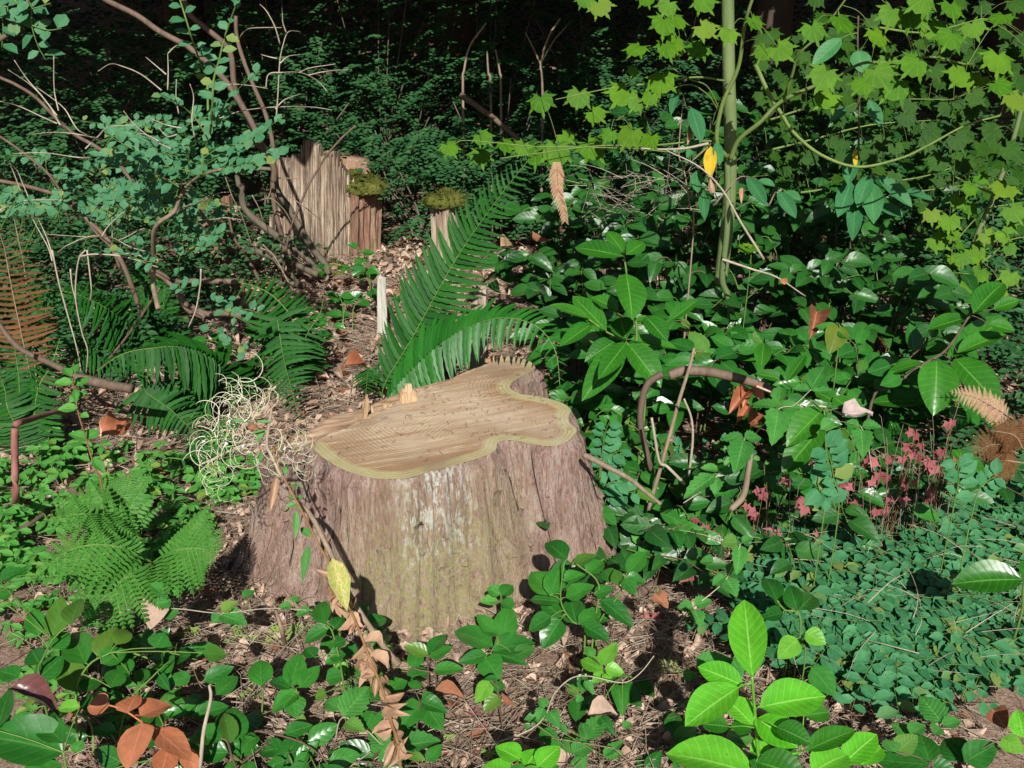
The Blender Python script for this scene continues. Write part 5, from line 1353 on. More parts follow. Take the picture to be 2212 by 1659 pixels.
def huck2():
    D = 2.75
    f = P(-60, 900, D)
    root = empty('huckleberry_shrub', (f.x, D, gz(f.x, D)), 'huckleberry shoots with rounded leaves hanging into the top left corner', 'shrub')
    st = tube_thing(root, 'stem', [V((f.x, D, gz(f.x, D))), P(-80, 500, D), P(-40, 150, D), P(30, 60, D), P(90, -60, D)], .010, .004, 'stem_brown', 7)
    for p, n in (([(-60, 150), (0, 60), (20, 180), (10, 300)], 9), ([(60, -60), (190, 20), (200, 160), (240, 290), (290, 380)], 12), ([(90, 0), (160, 60), (320, 20)], 9), ([(-40, 60), (40, 40), (60, 90), (160, 190)], 9), ([(200, 160), (300, 190), (390, 180)], 4)):
        q = tube_thing(root, 'twig', [P(*z1(*a), D) for a in p], .0022, .001, 'stem_green', 5); huck_leaves(root, q, n, .034)
    D = 4.4
    f = P(150, 560, D)
    root = empty('huckleberry_shrub', (f.x, D, gz(f.x, D)), 'shaded huckleberry shrub filling the space behind the left stems', 'shrub')
    for k in range(20):
        a, b = U(-40, 420), U(250, 480)
        dd_ = D + U(-.2, .4); pts = [P(a + U(-50, 50), b + U(60, 110), dd_ + .1), P(a + U(-15, 15), b + 25, dd_), P(a + U(-40, 40), b, dd_), P(a + U(-90, 90), b + U(-20, 15), dd_)]
        q = tube_thing(root, 'twig', pts, .003, .001, 'stem_green', 5); huck_leaves(root, q, 14, .032, .5)
    D = 4.0
    f = P(230, 600, D)
    root = empty('huckleberry_shrub', (f.x, D, gz(f.x, D)), 'low huckleberry shrub above the long flat fern fronds at left', 'shrub')
    for k in range(22):
        a, b = U(20, 470), U(380, 470)
        dd_ = D + U(-.3, .2); pts = [P(a + U(-50, 50), b + U(60, 110), dd_ + .1), P(a + U(-15, 15), b + 25, dd_), P(a + U(-40, 40), b, dd_), P(a + U(-90, 90), b + U(-15, 25), dd_)]
        q = tube_thing(root, 'twig', pts, .003, .001, 'stem_green', 5); huck_leaves(root, q, 13, .032, .45)
huck2()
def crossing_stems():
    D = 5.15
    f = P(700, 600, D)
    root = empty('bare_shrub', (f.x, D, gz(f.x, D)), 'bare brown shrub with bent stems crossing in front of the weathered stump', 'shrub')
    def ln(z, p, r0, r1, mat, dd=0): return tube_thing(root, 'stem', wob([P(*z(*q), D + dd) for q in p], .006), r0, r1, mat, 8)
    ln(zo, [(1000, 1230), (960, 1190), (830, 1060), (700, 960), (560, 860), (440, 760), (360, 660), (340, 540), (345, 480)], .021, .019, 'stem_grey')
    ln(zo, [(1060, 1230), (1040, 1170), (960, 1060), (880, 950), (800, 800), (730, 680), (660, 560), (620, 430), (600, 330), (520, 200), (430, 130)], .022, .015, 'stem_grey', .06)
    ln(zo, [(980, 1240), (920, 1215), (800, 1155), (640, 1105), (500, 1060), (380, 1030), (250, 990)], .020, .017, 'stem_grey', -.05)
    ln(zo, [(830, 1330), (790, 1270), (740, 1180), (700, 1000), (660, 850), (620, 700), (600, 560), (605, 430)], .013, .014, 'stem_brown', .02)
    ln(zo, [(690, 1300), (695, 1200), (720, 1000), (760, 830), (820, 680), (900, 520), (980, 380), (1060, 250), (1180, 110), (1290, 5)], .008, .005, 'stem_brown', -.1)
    ln(zo, [(870, 1330), (700, 1310), (560, 1330), (480, 1310)], .02, .016, 'stem_grey', .0)
    ln(zo, [(510, 1330), (440, 1180), (350, 1060), (270, 920), (240, 760)], .010, .007, 'stem_brown', -.12)
    ln(zo, [(820, 1450), (750, 1340), (690, 1220), (590, 1060), (500, 1020)], .006, .004, 'twig_brown', -.2)
    # upper stems
    ln(z1, [(1730, 1150), (1725, 1050), (1640, 900), (1560, 740), (1480, 560), (1450, 330), (1300, 190), (1190, 80), (1150, -60)], .017, .013, 'stem_brown', -.25)
    ln(z1, [(1740, 1100), (1725, 900), (1680, 720), (1610, 560), (1550, 400), (1500, 230), (1490, 100)], .012, .010, 'stem_brown', -.2)
    ln(z1, [(1650, 900), (1560, 720), (1400, 480), (1200, 310), (1150, 270), (1000, 190), (860, 100), (680, 0), (560, -80)], .016, .013, 'stem_brown', -.35)
    ln(z1, [(1510, 1180), (1510, 1080), (1600, 1060), (1730, 1070)], .014, .010, 'stem_grey', -.2)
    for p in ([(700, 560), (820, 640), (920, 720), (1000, 790)], [(510, 620), (600, 610), (700, 700), (760, 810)], [(520, 990), (580, 1060), (620, 1130), (690, 1220)], [(430, 580), (480, 680), (520, 790)], [(210, 430), (270, 600), (340, 750), (430, 1000)], [(560, 620), (580, 560), (590, 520)], [(640, 440), (720, 440), (830, 445)], [(1060, 1090), (1100, 1050), (1140, 1030)], [(1080, 1080), (1200, 1070), (1320, 1130)]):
        tube_thing(root, 'twig', wob([P(*zo(*q), D - .15) for q in p], .005), .0035, .002, 'twig_brown', 5)
    D = 4.05
    f = P(300, 760, D)
    root = empty('bare_shrub', (f.x, D, gz(f.x, D)), 'bare shrub with long brown stems slanting up to the left edge', 'shrub')
    for p, r in (([(900, 2000), (800, 1700), (680, 1510), (560, 1400), (420, 1270), (200, 1180), (0, 1150), (-120, 1130)], .014), ([(760, 1700), (700, 1560), (600, 1460), (520, 1360), (440, 1270), (300, 1110), (150, 980), (0, 880), (-80, 830)], .009), ([(700, 1000), (620, 940), (500, 870), (400, 780), (230, 620), (100, 540), (0, 470), (-90, 420)], .011), ([(900, 1250), (760, 1030), (700, 1000)], .010),
                 ([(1420, 1540), (1300, 1380), (1180, 1240), (1050, 1130), (900, 1050)], .009)):
        tube_thing(root, 'stem', wob([P(*z1(*q), D) for q in p], .010), r * .8, r * .55, 'stem_brown', 8)
    # rooty stems under the huckleberry
    for p, r in (([(1300, 420), (1200, 380), (1120, 260), (1040, 170), (940, 130)], .018), ([(1560, 420), (1430, 400), (1300, 400), (1200, 350)], .016), ([(1500, 200), (1400, 195), (1250, 190), (1100, 200)], .014), ([(560, 860), (680, 700), (800, 540), (900, 400), (1010, 240)], .006), ([(1740, 420), (1750, 520), (1720, 700), (1600, 800)], .008)):
        tube_thing(root, 'stem', wob([P(*z4(*q), D - .1) for q in p], .006), r, r * .8, 'stem_brown', 8)
crossing_stems()

# ------------------------------------------------------------------ fallen wood and single sticks
def stick(label, pts, r0, r1, mat, name='stick', n=8):
    s = MB(); p = smooth(pts, 6); p = [q + V((0, 0, .3 * r0 * noise.noise(q * 12))) for q in p]
    s.tube(p, r0, r1, n); o = s.build(name, M[mat], None, origin=pts[0].copy())
    return tag(o, label, 'stick' if name == 'stick' else name.replace('_', ' '))
def seq(z, pts, D, dd=0): return [P(*z(*p), D + dd * i) for i, p in enumerate(pts)]
stick('brown branch arching over the gap right of the sawn stump', seq(z10, [(-30, 790), (60, 762), (200, 765), (400, 810), (560, 862), (680, 930)], 2.78), .017, .014, 'stem_brown', 'branch')
stick('grey brown stem standing below the left end of the arching branch', seq(z6, [(790, 1560), (810, 1460), (770, 1290), (730, 1100), (740, 950), (780, 840), (870, 780)], 2.75), .010, .012, 'stem_brown', 'branch')
stick('straight tan stick leaning in front of the arching branch', seq(z6, [(780, 1640), (850, 1400), (920, 1150), (980, 930), (1040, 740), (1070, 620)], 2.6, .03), .007, .005, 'twig_brown')
stick('thin pale curved stem hanging beside the tan stick', seq(z6, [(1035, 1430), (1060, 1200), (1050, 1060), (1005, 940)], 2.6), .004, .003, 'twig_pale')
stick('grey branch running from the stump down to the right', seq(z6, [(370, 1295), (500, 1360), (650, 1440), (760, 1530), (860, 1610)], 2.45, -.04), .009, .005, 'twig_brown', 'branch')
stick('crooked brown stem standing at the near side of the right gap', seq(z6, [(1300, 1640), (1380, 1550), (1410, 1400), (1430, 1270)], 2.35), .010, .008, 'twig_brown', 'branch')
stick('yellowish forked stem below the salal left of the tan stick', seq(z6, [(1010, 1480), (900, 1370), (850, 1340), (820, 1180), (800, 1060)], 2.6), .005, .004, 'twig_pale')
stick('pale trailing vine across the pale dead leaf at right', seq(z10, [(520, 860), (640, 910), (800, 985), (950, 990), (1080, 1050)], 2.6), .0035, .003, 'twig_pale')
stick('purplish stick standing upright at the left edge', [G(35, 1075)] + [P(34, 1075, 2.45), P(32, 990, 2.45), P(32, 925, 2.46)], .012, .010, 'twig_purple')
stick('purplish stick lying from the left edge stick into the ferns', [P(34, 915, 2.5), P(85, 900, 2.7), P(150, 880, 2.9)], .010, .008, 'twig_purple')
stick('broken log end lying under the large fern frond at left', [P(165, 818, 3.05), P(215, 826, 3.05), P(285, 840, 3.0)], .020, .016, 'stem_brown', 'log')
stick('brown stem slanting down from the left edge to the log end', [P(-10, 690, 3.2), P(40, 750, 3.15), P(120, 790, 3.1), P(170, 815, 3.05)], .009, .012, 'stem_brown', 'branch')
stick('dark stick lying at the right of the stump among brown leaves', [G(1370, 1300) + V((0, 0, .02)), G(1430, 1270) + V((0, 0, .03)), G(1520, 1215) + V((0, 0, .03))], .016, .012, 'stem_brown')
stick('split brown stick lying between red leaves at right', [G(1600, 1215) + V((0, 0, .05)), G(1680, 1190) + V((0, 0, .06)), G(1740, 1175) + V((0, 0, .06))], .012, .009, 'twig_brown')
stick('pale bent stem rising from the bottom edge at left', [P(432, 1660, 1.5), P(440, 1580, 1.52), P(455, 1510, 1.55), P(452, 1480, 1.57)], .0045, .003, 'twig_pale')
stick('short tan broken stalk standing in front of the left stump foot', [G(618, 1400) + V((0, 0, -.01)), P(608, 1360, 2.0), P(592, 1305, 2.05)], .007, .004, 'twig_brown')
stick('thin grey twig lying left of the stump foot', [G(330, 1225) + V((0, 0, .03)), G(460, 1222) + V((0, 0, .03)), G(595, 1225) + V((0, 0, .03))], .004, .003, 'twig_brown')
stick('brown stick lying across the plants at far left', [G(20, 1200) + V((0, 0, .08)), G(75, 1180) + V((0, 0, .08)), G(135, 1135) + V((0, 0, .09))], .008, .006, 'stem_brown')
o = slab(None, 'bark_chunk', M['snag_red'], G(1320, 1190) + V((0, 0, -.01)), G(1325, 1150) + V((.0, .0, .09)), .12, .07, .05, .02, 4, 5, V((-.1, -.9, .4)).normalized())
tag(o, 'rough chunk of root bark lying at the right foot of the stump', 'bark chunk')

# ------------------------------------------------------------------ fireweed stalk with curled seed pods
def fireweed():
    D = 2.0
    f = P(868, 1660, 1.50); f.y = 1.47; f.z = gz(f.x, f.y)
    root = empty('fireweed', f, 'withered fireweed stalk with curled white seed pods leaning in front of the stump', 'plant')
    Ds = lambda px, py: P(px, py, 1.50 + (1650 - py) / 685 * 0.52)
    stalk = [(862, 1625), (845, 1560), (830, 1500), (800, 1425), (775, 1360), (745, 1290), (722, 1235), (690, 1180), (660, 1120), (628, 1060), (605, 1015), (590, 965)]
    st = tube_thing(root, 'stalk', [f] + [Ds(*p) for p in stalk], .0036, .0026, 'stalk_red', 7)
    # leafless grey prop of the same clump
    tube_thing(root, 'dead_stalk', [Ds(850, 1480) + V((0, .09, -.02)), Ds(790, 1400) + V((0, .09, -.02)), Ds(735, 1310) + V((0, .09, -.02)), Ds(690, 1210) + V((0, .09, -.02)), Ds(650, 1135) + V((0, .09, -.02)), Ds(607, 1098) + V((0, .09, -.02))], .0075, .006, 'twig_brown', 7)
    DT = 2.0 + .02
    W = lambda x, y: P(*zw(x, y), DT)
    for p, r in (([(1180, 1130), (1070, 900), (1015, 770), (1040, 560), (1060, 430), (1070, 350)], .0042), ([(1015, 775), (900, 765), (750, 780), (600, 840), (420, 930), (280, 990)], .0038), ([(1160, 1130), (1070, 1060), (980, 1015)], .002)):
        tube_thing(root, 'dead_stalk', [W(*q) for q in p], r, r * .7, 'twig_pale', 6)
    # curled pods: shared arc meshes
    arcs = {}
    for mt in ('pod', 'pod_green'):
        for k in range(5):
            s = MB(); tot = (2.2, 3.2, 4.0, 1.4, 0.35)[k]; rr = .5
            pts = [V((rr * math.sin(tot * i / 14), rr * (1 - math.cos(tot * i / 14)), .08 * math.sin(i * .5 + k))) for i in range(15)]
            s.tube(pts, .018, .009, 4); arcs[(mt, k)] = s.mesh('seed_pod', M[mt])
    def pods(x, y, sx, sy, n, size, green=.25, straight=0):
        for i in range(int(n * .9)):
            p = W(random.gauss(x, sx * .85), random.gauss(y, sy * .85)) + V((0, U(-.05, .05), 0))
            mt = 'pod_green' if R() < green else 'pod'
            k = random.choice((0, 0, 1, 1, 2, 3)) if R() > straight else 4
            sc = size * .84 * U(.6, 1.4)
            rot = Matrix.Rotation(U(0, 6.28), 4, 'Z') @ Matrix.Rotation(U(0, 6.28), 4, 'Y') @ Matrix.Rotation(U(-.6, .6), 4, 'X')
            face = Matrix.Rotation(math.radians(70), 4, 'X')
            put('seed_pod', arcs[(mt, k)], root, Matrix.Translation(p) @ face @ Matrix.Rotation(U(-.7, .7), 4, 'Y') @ Matrix.Rotation(U(0, 6.28), 4, 'Z') @ Matrix.Scale(sc if k < 4 else sc * 1.2, 4))
    pods(480, 700, 110, 80, 46, .072, .2); pods(670, 240, 70, 70, 18, .064, .2); pods(720, 420, 90, 80, 26, .068, .3); pods(480, 1080, 70, 90, 22, .062, .3); pods(900, 320, 80, 40, 16, .058, .3)
    pods(880, 930, 70, 60, 18, .060, .45); pods(1300, 780, 70, 60, 16, .060, .3); pods(1360, 930, 40, 50, 14, .055, .2); pods(1190, 800, 40, 50, 8, .06, .8, .8); pods(420, 1330, 60, 70, 10, .085, 1, 1); pods(460, 650, 60, 60, 10, .06, .8, .8); pods(740, 380, 50, 60, 9, .06, .8, .8)
    c = MB()
    for (x, y) in ((655, 350), (665, 415), (385, 640), (1265, 710), (630, 665), (820, 675)):
        q = W(x, y) + V((0, -.05, 0))
        for k in range(16):
            a = V((U(-1, 1), U(-1, 1), U(-1, 1))).normalized() * .006
            b = a.cross(V((R(), R(), R()))).normalized() * .0016
            c.add([q - b, q + b, q + a], [(0, 1, 2)])
    c.build('seed_fluff', M['cotton'], root)
    bs = []
    for L in ((1000, 610, 830, 650, 40, 'fireweed'), (1000, 620, 880, 740, 50, 'fireweed'), (900, 520, 1080, 515, 40, 'fireweed'), (860, 520, 480, 490, 34, 'fireweed'), (1200, 1110, 1245, 990, 60, 'fireweed'), (860, 900, 780, 870, 50, 'fireweed'), (930, 960, 960, 850, 60, 'fireweed'), (1340, 1420, 1220, 1460, 60, 'fireweed'), (1345, 1420, 1400, 1500, 70, 'fireweed'),
              (1340, 1500, 1330, 1800, 70, 'fireweed'), (1325, 1380, 1240, 1330, 40, 'fireweed'), (1340, 1380, 1430, 1330, 40, 'fireweed'), (1340, 1200, 1240, 1220, 30, 'fireweed'), (1340, 1200, 1410, 1240, 34, 'fireweed')):
        pxleaf(root, lm('lance', L[5]), zw, L[:5], DT - .02)
    tube_thing(root, 'shoot', [W(1430, 1560), W(1350, 1420), W(1325, 1300), W(1340, 1190)], .003, .0015, 'stem_green', 5)
    pxleaf(root, lm('dead1', 'dryleaf'), zw, (1130, 1130, 1060, 1480, 80), DT - .04)
    Dl = 1.74
    pxleaf(root, lm('lance', 'fireweed'), z7, (1950, 250, 1910, 480, 50), DT - .05)
    pxleaf(root, lm('lance', 'fireweed'), z7, (1960, 200, 1900, 130, 50), DT - .05)
    pxleaf(root, lm('lance', 'halfyellow'), z7, (2100, 335, 2195, 650, 120), Dl, tilt=.1)
    # crumpled dead leaves down the stalk
    for i in range(len(stalk) - 1):
        if stalk[i][1] < 1250: break
        for k in range(8):
            a = Ds(*stalk[i]).lerp(Ds(*stalk[i + 1]), R())
            d = V((U(-.6, .6), U(-.6, .1), U(-1.2, .3))).normalized(); L = U(.03, .06)
            put('withered_leaf', lm(random.choice(('dead1', 'dead2')), 'dryleaf'), root, frame(a, d, V((U(-1, 1), -1, U(-.3, .6))).normalized(), L * U(.3, .5), L))
fireweed()

# ------------------------------------------------------------------ carpet of low plants at left
def whorl(px, py, h, n, size, label, group, mat='herb', tp='herb', tiers=2):
    g = G(px, py)
    if in_stump(g.x, g.y, .02): return
    root = empty('low_herb', g, label, 'plant', group)
    top = g + V((U(-.03, .03), U(-.03, .03), h))
    s = MB(); s.tube(bez(g, top, 0, 3), .0022, .0016, 4); s.build('stem', M['stem_green'], root)
    for tr in range(tiers):
        p = g.lerp(top, 1 - .45 * tr)
        for i in range(n):
            a = 6.283 * (i + .5 * tr) / n + U(-.3, .3)
            d = V((math.cos(a), math.sin(a), U(-.25, .25))).normalized()
            L = size * U(.75, 1.2) * (1 + .25 * tr)
            put('leaf', lm(tp, mat), root, frame(p, d, V((U(-.2, .2), -.35, .9)).normalized(), L * U(.46, .6), L))
for k in range(135):
    px, py = U(-10, 560), U(985, 1300)
    if px > 500 and py > 1080: continue
    if py > 1180 and px > 420: continue
    if py < 1010 and px < 120 and R() < .5: continue
    whorl(px, py, U(.04, .12), random.choice((4, 5, 6)), U(.036, .052), 'low light green herb with whorled leaves in the carpet left of the stump', 'low herbs left of the stump')
for k in range(64):
    px, py = U(-10, 330), U(1260, 1640)
    whorl(px, py, U(.03, .08), random.choice((4, 5)), U(.028, .045), 'small green herb between the salal leaves at lower left', 'small herbs at lower left', tiers=1)
# the tall seedling with a yellow stem
leafy('willowherb', 'upright seedling with a yellow stem and toothed leaves at left', 'plant', z4, 2.35,
      [[(650, 1530), (600, 1380), (540, 1180), (490, 1010), (460, 830), (450, 760)]],
      [(455, 800, 395, 735, 50), (455, 790, 495, 710, 45), (460, 840, 345, 830, 55), (465, 860, 570, 800, 55), (480, 920, 440, 960, 45), (485, 930, 545, 900, 50), (490, 1000, 360, 1000, 60), (510, 1040, 560, 1050, 45), (545, 1190, 430, 1150, 60), (550, 1190, 625, 1130, 70), (590, 1330, 660, 1400, 60), (480, 880, 480, 960, 40)],
      ('lance',), 'herb', 'stalk_red', .0032)
# large soft bramble leaves in the foreground and at right
def bramble(label, z, D, groups, line, mat='bramble'):
    f = P(*z(*line[0]), D); root = empty('bramble', (f.x, D, gz(f.x, D)), label, 'plant')
    st = stems_px(root, z, [line], D, .0018, 'twig_pale', 'vine', ground=False)
    bs = []
    for L in groups:
        _, b = pxleaf(root, lm('bramble', mat), z, L, D, tilt=.3, jit=.015); bs.append(b)
    petioles(root, bs, st, .0011, 'stem_green', .3)
bramble('trailing bramble with three part toothed leaves under the arching branch', z6, 2.5, [(1600, 1010, 1570, 1215, 140), (1620, 1000, 1745, 985, 90), (1590, 990, 1430, 960, 80), (1600, 960, 1620, 840, 90), (1810, 870, 1915, 700, 120), (1800, 880, 1690, 870, 70), (1820, 890, 1950, 880, 60)], [(1420, 1200), (1520, 1090), (1610, 1000), (1700, 980), (1810, 880)])
bramble('bramble with drooping toothed leaves right of the brown hanging sprig', z6, 2.35, [(1380, 1200, 1330, 1400, 140), (1390, 1190, 1500, 1180, 90), (1380, 1190, 1240, 1190, 80), (1200, 1420, 1000, 1560, 110), (1240, 1400, 1330, 1400, 70), (1220, 1390, 1110, 1370, 70), (1210, 1430, 1200, 1540, 90)], [(1000, 1600), (1130, 1510), (1240, 1400), (1320, 1310), (1390, 1195)])
bramble('bramble leaves beside the pale dead leaf at right', z10, 2.45, [(1180, 1120, 1200, 1300, 110), (1190, 1110, 1310, 1110, 80), (1170, 1110, 1080, 1090, 70), (1000, 1080, 930, 1130, 80)], [(1250, 1400), (1220, 1200), (1180, 1115)])
bramble('bramble trailing across the twig litter at bottom centre', z9, 1.66, [(1380, 1280, 1340, 1360, 70), (1400, 1270, 1350, 1215, 60), (1420, 1300, 1480, 1400, 80), (1600, 1190, 1530, 1160, 60), (1620, 1180, 1640, 1050, 70), (1640, 1110, 1700, 1190, 60), (1620, 1200, 1590, 1240, 50), (1480, 1380, 1530, 1440, 50), (1640, 1480, 1780, 1310, 110), (1660, 1480, 1620, 1360, 80), (1300, 1420, 1260, 1380, 40), (1880, 1400, 1940, 1370, 50), (1560, 1560, 1700, 1500, 110), (1560, 1570, 1520, 1450, 100), (1580, 1590, 1640, 1659, 110), (1760, 1580, 1890, 1480, 60), (1760, 1580, 1890, 1560, 60)], [(1080, 1500), (1290, 1420), (1390, 1330), (1450, 1190), (1560, 1090), (1680, 1080), (1880, 1120), (1990, 1060), (2080, 950)])
bramble('large soft toothed bramble leaves left of the withered stalk', z9, 1.66, [(110, 1330, 285, 1130, 160), (90, 1290, 0, 1220, 100), (130, 1370, 250, 1420, 90), (385, 1535, 285, 1390, 120), (500, 1520, 725, 1470, 130), (480, 1500, 540, 1400, 100), (320, 1600, 215, 1525, 110), (360, 1540, 440, 1600, 120)], [(60, 1500), (110, 1340), (260, 1420), (400, 1540), (520, 1520)])
bramble('bramble with pale veined leaves at the lower right corner', z8, 1.62, [(1690, 1370, 1555, 1190, 140), (1700, 1390, 1820, 1350, 70), (1680, 1400, 1640, 1440, 80), (1480, 1470, 1380, 1360, 100), (1490, 1440, 1590, 1380, 90), (140, 1010, 370, 960, 120), (60, 1090, 140, 1060, 80), (360, 960, 440, 1080, 90), (270, 1420, 180, 1370, 80)], [(1500, 1560), (1600, 1460), (1690, 1380)])
bramble('bramble shoots with small toothed leaves right of the stump foot', z8, 2.05, [(130, 660, 170, 760, 90), (120, 640, 20, 640, 80), (130, 630, 240, 590, 80), (330, 460, 400, 570, 100), (320, 450, 240, 500, 70), (350, 440, 400, 350, 80), (400, 230, 300, 230, 110), (420, 250, 400, 430, 90), (430, 230, 500, 200, 60), (250, 350, 160, 350, 70)], [(0, 780), (100, 660), (230, 560), (340, 450), (420, 240)])
bramble('trailing bramble running along the left foot of the stump', z7, 1.95, [(1400, 690, 1560, 740, 110), (1400, 670, 1500, 600, 80), (1390, 690, 1340, 740, 70), (1540, 580, 1610, 530, 70), (1080, 560, 1190, 490, 90), (1060, 570, 940, 480, 80), (1080, 600, 980, 620, 90), (1030, 700, 1130, 660, 90), (1840, 630, 1760, 640, 60), (1850, 610, 1890, 570, 60), (1960, 660, 1860, 690, 60)], [(640, 640), (900, 640), (1150, 655), (1400, 680), (1700, 650), (1980, 665), (2200, 690)])

# ------------------------------------------------------------------ huckleberry carpet at right
def carpet():
    s = MB(); st = MB(); dr = MB()
    poly = [(1560, 1230), (1640, 1130), (1790, 1075), (1900, 1050), (2000, 1020), (2230, 1000), (2230, 1400), (2150, 1480), (2010, 1530), (1900, 1500), (1790, 1450), (1690, 1460), (1640, 1400), (1720, 1320), (1640, 1290)]
    def inside(x, y):
        c = False; j = len(poly) - 1
        for i in range(len(poly)):
            (xi, yi), (xj, yj) = poly[i], poly[j]
            if (yi > y) != (yj > y) and x < (xj - xi) * (y - yi) / (yj - yi) + xi: c = not c
            j = i
        return c
    k = 0
    while k < 760:
        px, py = U(1540, 2230), U(1000, 1540)
        if not inside(px, py): continue
        if px < 1800 and py < 1290 and R() < .55: continue
        k += 1
        g = G(px, py + 28)
        h = .10 + .05 * noise.noise(g * 5) + U(-.02, .03)
        a = U(0, 6.283); L = U(.12, .24)
        p0 = g + V((0, 0, h)); d = V((math.cos(a), math.sin(a) * .8 - .15, 0)).normalized()
        pts = smooth([p0, p0 + d * L * .5 + V((0, 0, .012)), p0 + d * L + V((0, 0, U(-.02, .008)))], 6)
        st.tube([g, p0 + V((U(-.01, .01), U(-.01, .01), 0))], .0016, .0012, 4, False); st.tube(pts, .0012, .0006, 4, False)
        sz = U(.82, 1.28)
        if noise.noise(g * 3.1 + V((7, 0, 0))) > .33 and R() < .8: continue
        n = int(L / (.019 * sz))
        for i in range(n):
            x = (.08 + .92 * i / n) * (len(pts) - 1); j = min(len(pts) - 2, int(x)); p = pts[j].lerp(pts[j + 1], x - j); tg = (pts[j + 1] - pts[j]).normalized()
            sg = 1 if i % 2 else -1
            dd = (tg.cross(V((0, 0, 1))).normalized() * sg + tg * U(.2, .5) + V((0, 0, U(-.12, .12)))).normalized()
            l = U(.033, .048) * sz
            s.leaf(T['small'], frame(p, dd, V((U(-.25, .25), U(-.75, -.15), 1)).normalized(), l * U(.56, .70), l))
    for q in range(380):
        px, py = U(1560, 2230), U(1000, 1520)
        if not inside(px, py): continue
        g = G(px, py + 25); th = U(0, 6.28); L = U(.04, .22)
        b_ = g + V((0, 0, U(.05, .17))); t_ = b_ + V((math.cos(th) * L, math.sin(th) * L, U(-.04, .06)))
        dr.tube(smooth([b_, b_.lerp(t_, .5) + V((U(-.015, .015), U(-.015, .015), .01)), t_], 3), U(.0008, .0018), .0006, 3, False)
    tag(dr.build('dry_stalks', M['twig_pale'], None, origin=G(1900, 1250)), 'dry tan stalks caught in the bluish small leaved carpet', 'dry stalks', kind='stuff')
    o = s.build('huckleberry_carpet', M['huck_mat'], None, origin=G(1900, 1250)); tag(o, 'knee low carpet of small bluish huckleberry leaves at right', 'ground cover', kind='stuff')
    o2 = st.build('huckleberry_stems', M['stem_green'], None, origin=G(1900, 1250)); tag(o2, 'thin green stems under the bluish small leaved carpet', 'ground cover', kind='stuff')
carpet()
def huck_sprig(label, z, D, lines, n, size=.028):
    f = P(*z(*lines[0][0]), D); root = empty('huckleberry_sprig', (f.x, D, gz(f.x, D)), label, 'plant')
    for ln in lines:
        pts = [P(*z(*p), D) for p in ln]
        if pts[0].z > gz(pts[0].x, D): pts = [V((pts[0].x, D, gz(pts[0].x, D)))] + pts
        q = tube_thing(root, 'stem', pts, .0022, .001, 'stem_green', 5); huck_leaves(root, q, n, size, .35, mat='huck_mat', tp=('small', 'round'))
huck_sprig('upright bluish huckleberry shoot standing behind the carpet among red leaves', z10, 2.2, [[(1040, 1650), (1010, 1450), (990, 1330), (960, 1240)], [(950, 1650), (945, 1540), (900, 1500)]], 16, .04)
huck_sprig('bluish huckleberry shoot against the right side of the stump', z6, 2.62, [[(470, 1450), (485, 1300), (500, 1180), (530, 1090)], [(480, 1400), (540, 1300), (620, 1260)], [(460, 1560), (520, 1480), (620, 1460)], [(500, 1620), (560, 1540), (700, 1530)]], 14, .034)
huck_sprig('second bluish huckleberry shoot near the right edge of the carpet', z10, 2.25, [[(1780, 1560), (1800, 1430), (1790, 1330)], [(1900, 1600), (1960, 1480), (2050, 1420)]], 12, .034)
# small-leaved fill between stump and carpet
for k in range(46):
    px, py = U(1290, 1700), U(960, 1200)
    g = G(px, py + 20)
    if in_stump(g.x, g.y, .05): continue
    root = empty('huckleberry_seedling', g, 'tiny huckleberry seedling in the brown gap right of the stump', 'plant', 'huckleberry seedlings right of the stump')
    for j in range(2):
        a = U(0, 6.28); p0 = g + V((0, 0, U(.03, .1))); d = V((math.cos(a), math.sin(a), .25))
        pts = smooth([g, p0, p0 + d * .07, p0 + d * .13], 4)
        s = MB(); s.tube(pts, .0013, .0007, 4); s.build('stem', M['stem_green'], root)
        huck_leaves(root, pts, 7, .026, .35, mat=random.choice(('huck_mat', 'herb')), tp=('small',))

# ------------------------------------------------------------------ red leaved herbs and their dry stalks
def red_herb(px, py, D, n, size, label, group, mat='red', stalks=2, hgt=None):
    c = P(px, py, D); g = gz(c.x, c.y)
    root = empty('red_herb' if mat == 'red' else 'green_herb', (c.x, c.y, g), label, 'plant', group)
    s = MB()
    for i in range(n):
        p = c + V((U(-.035, .035), U(-.03, .03), U(-.03, .03))) if i else c
        if i == 0 or R() < .3: s.tube(bez(V((c.x + U(-.03, .03), c.y + U(-.03, .03), g)), p, .01, 4), .0009, .0007, 4, False)
        else: s.tube(bez(c, p, .005, 3), .0008, .0006, 4, False)
        a = U(-1.3, 1.3); L = size * U(.8, 1.2)
        d = V((math.sin(a), -.3, -math.cos(a) * .9)).normalized()
        put('leaf', lm(random.choice(('trilobe', 'trilobe2')) if mat == 'red' else 'robert', mat), root, frame(p - d * L * .3, d, V((U(-.4, .4), -.7, .7)).normalized(), L, L))
    s.build('leaf_stalks', M['stalk_red'], root)
    if stalks:
        s = MB()
        for i in range(stalks):
            t = V((c.x + U(-.10, .10), c.y + U(-.08, .08), max(g + .06, c.z + U(-.02, .08))))
            b = V((c.x + U(-.03, .03), c.y + U(-.03, .03), g))
            pp = wob(smooth([b, b.lerp(t, .5) + V((U(-.02, .02), 0, 0)), t], 4), .003)
            s.tube(pp, .0013, .0009, 4, False)
            for q in range(4):
                e = pp[random.randrange(3, len(pp))]; s.tube([e, e + V((U(-.03, .03), U(-.03, .01), U(-.01, .035)))], .0011, .0006, 3, False)
        s.build('dry_stalks', M['twig_brown'], root)
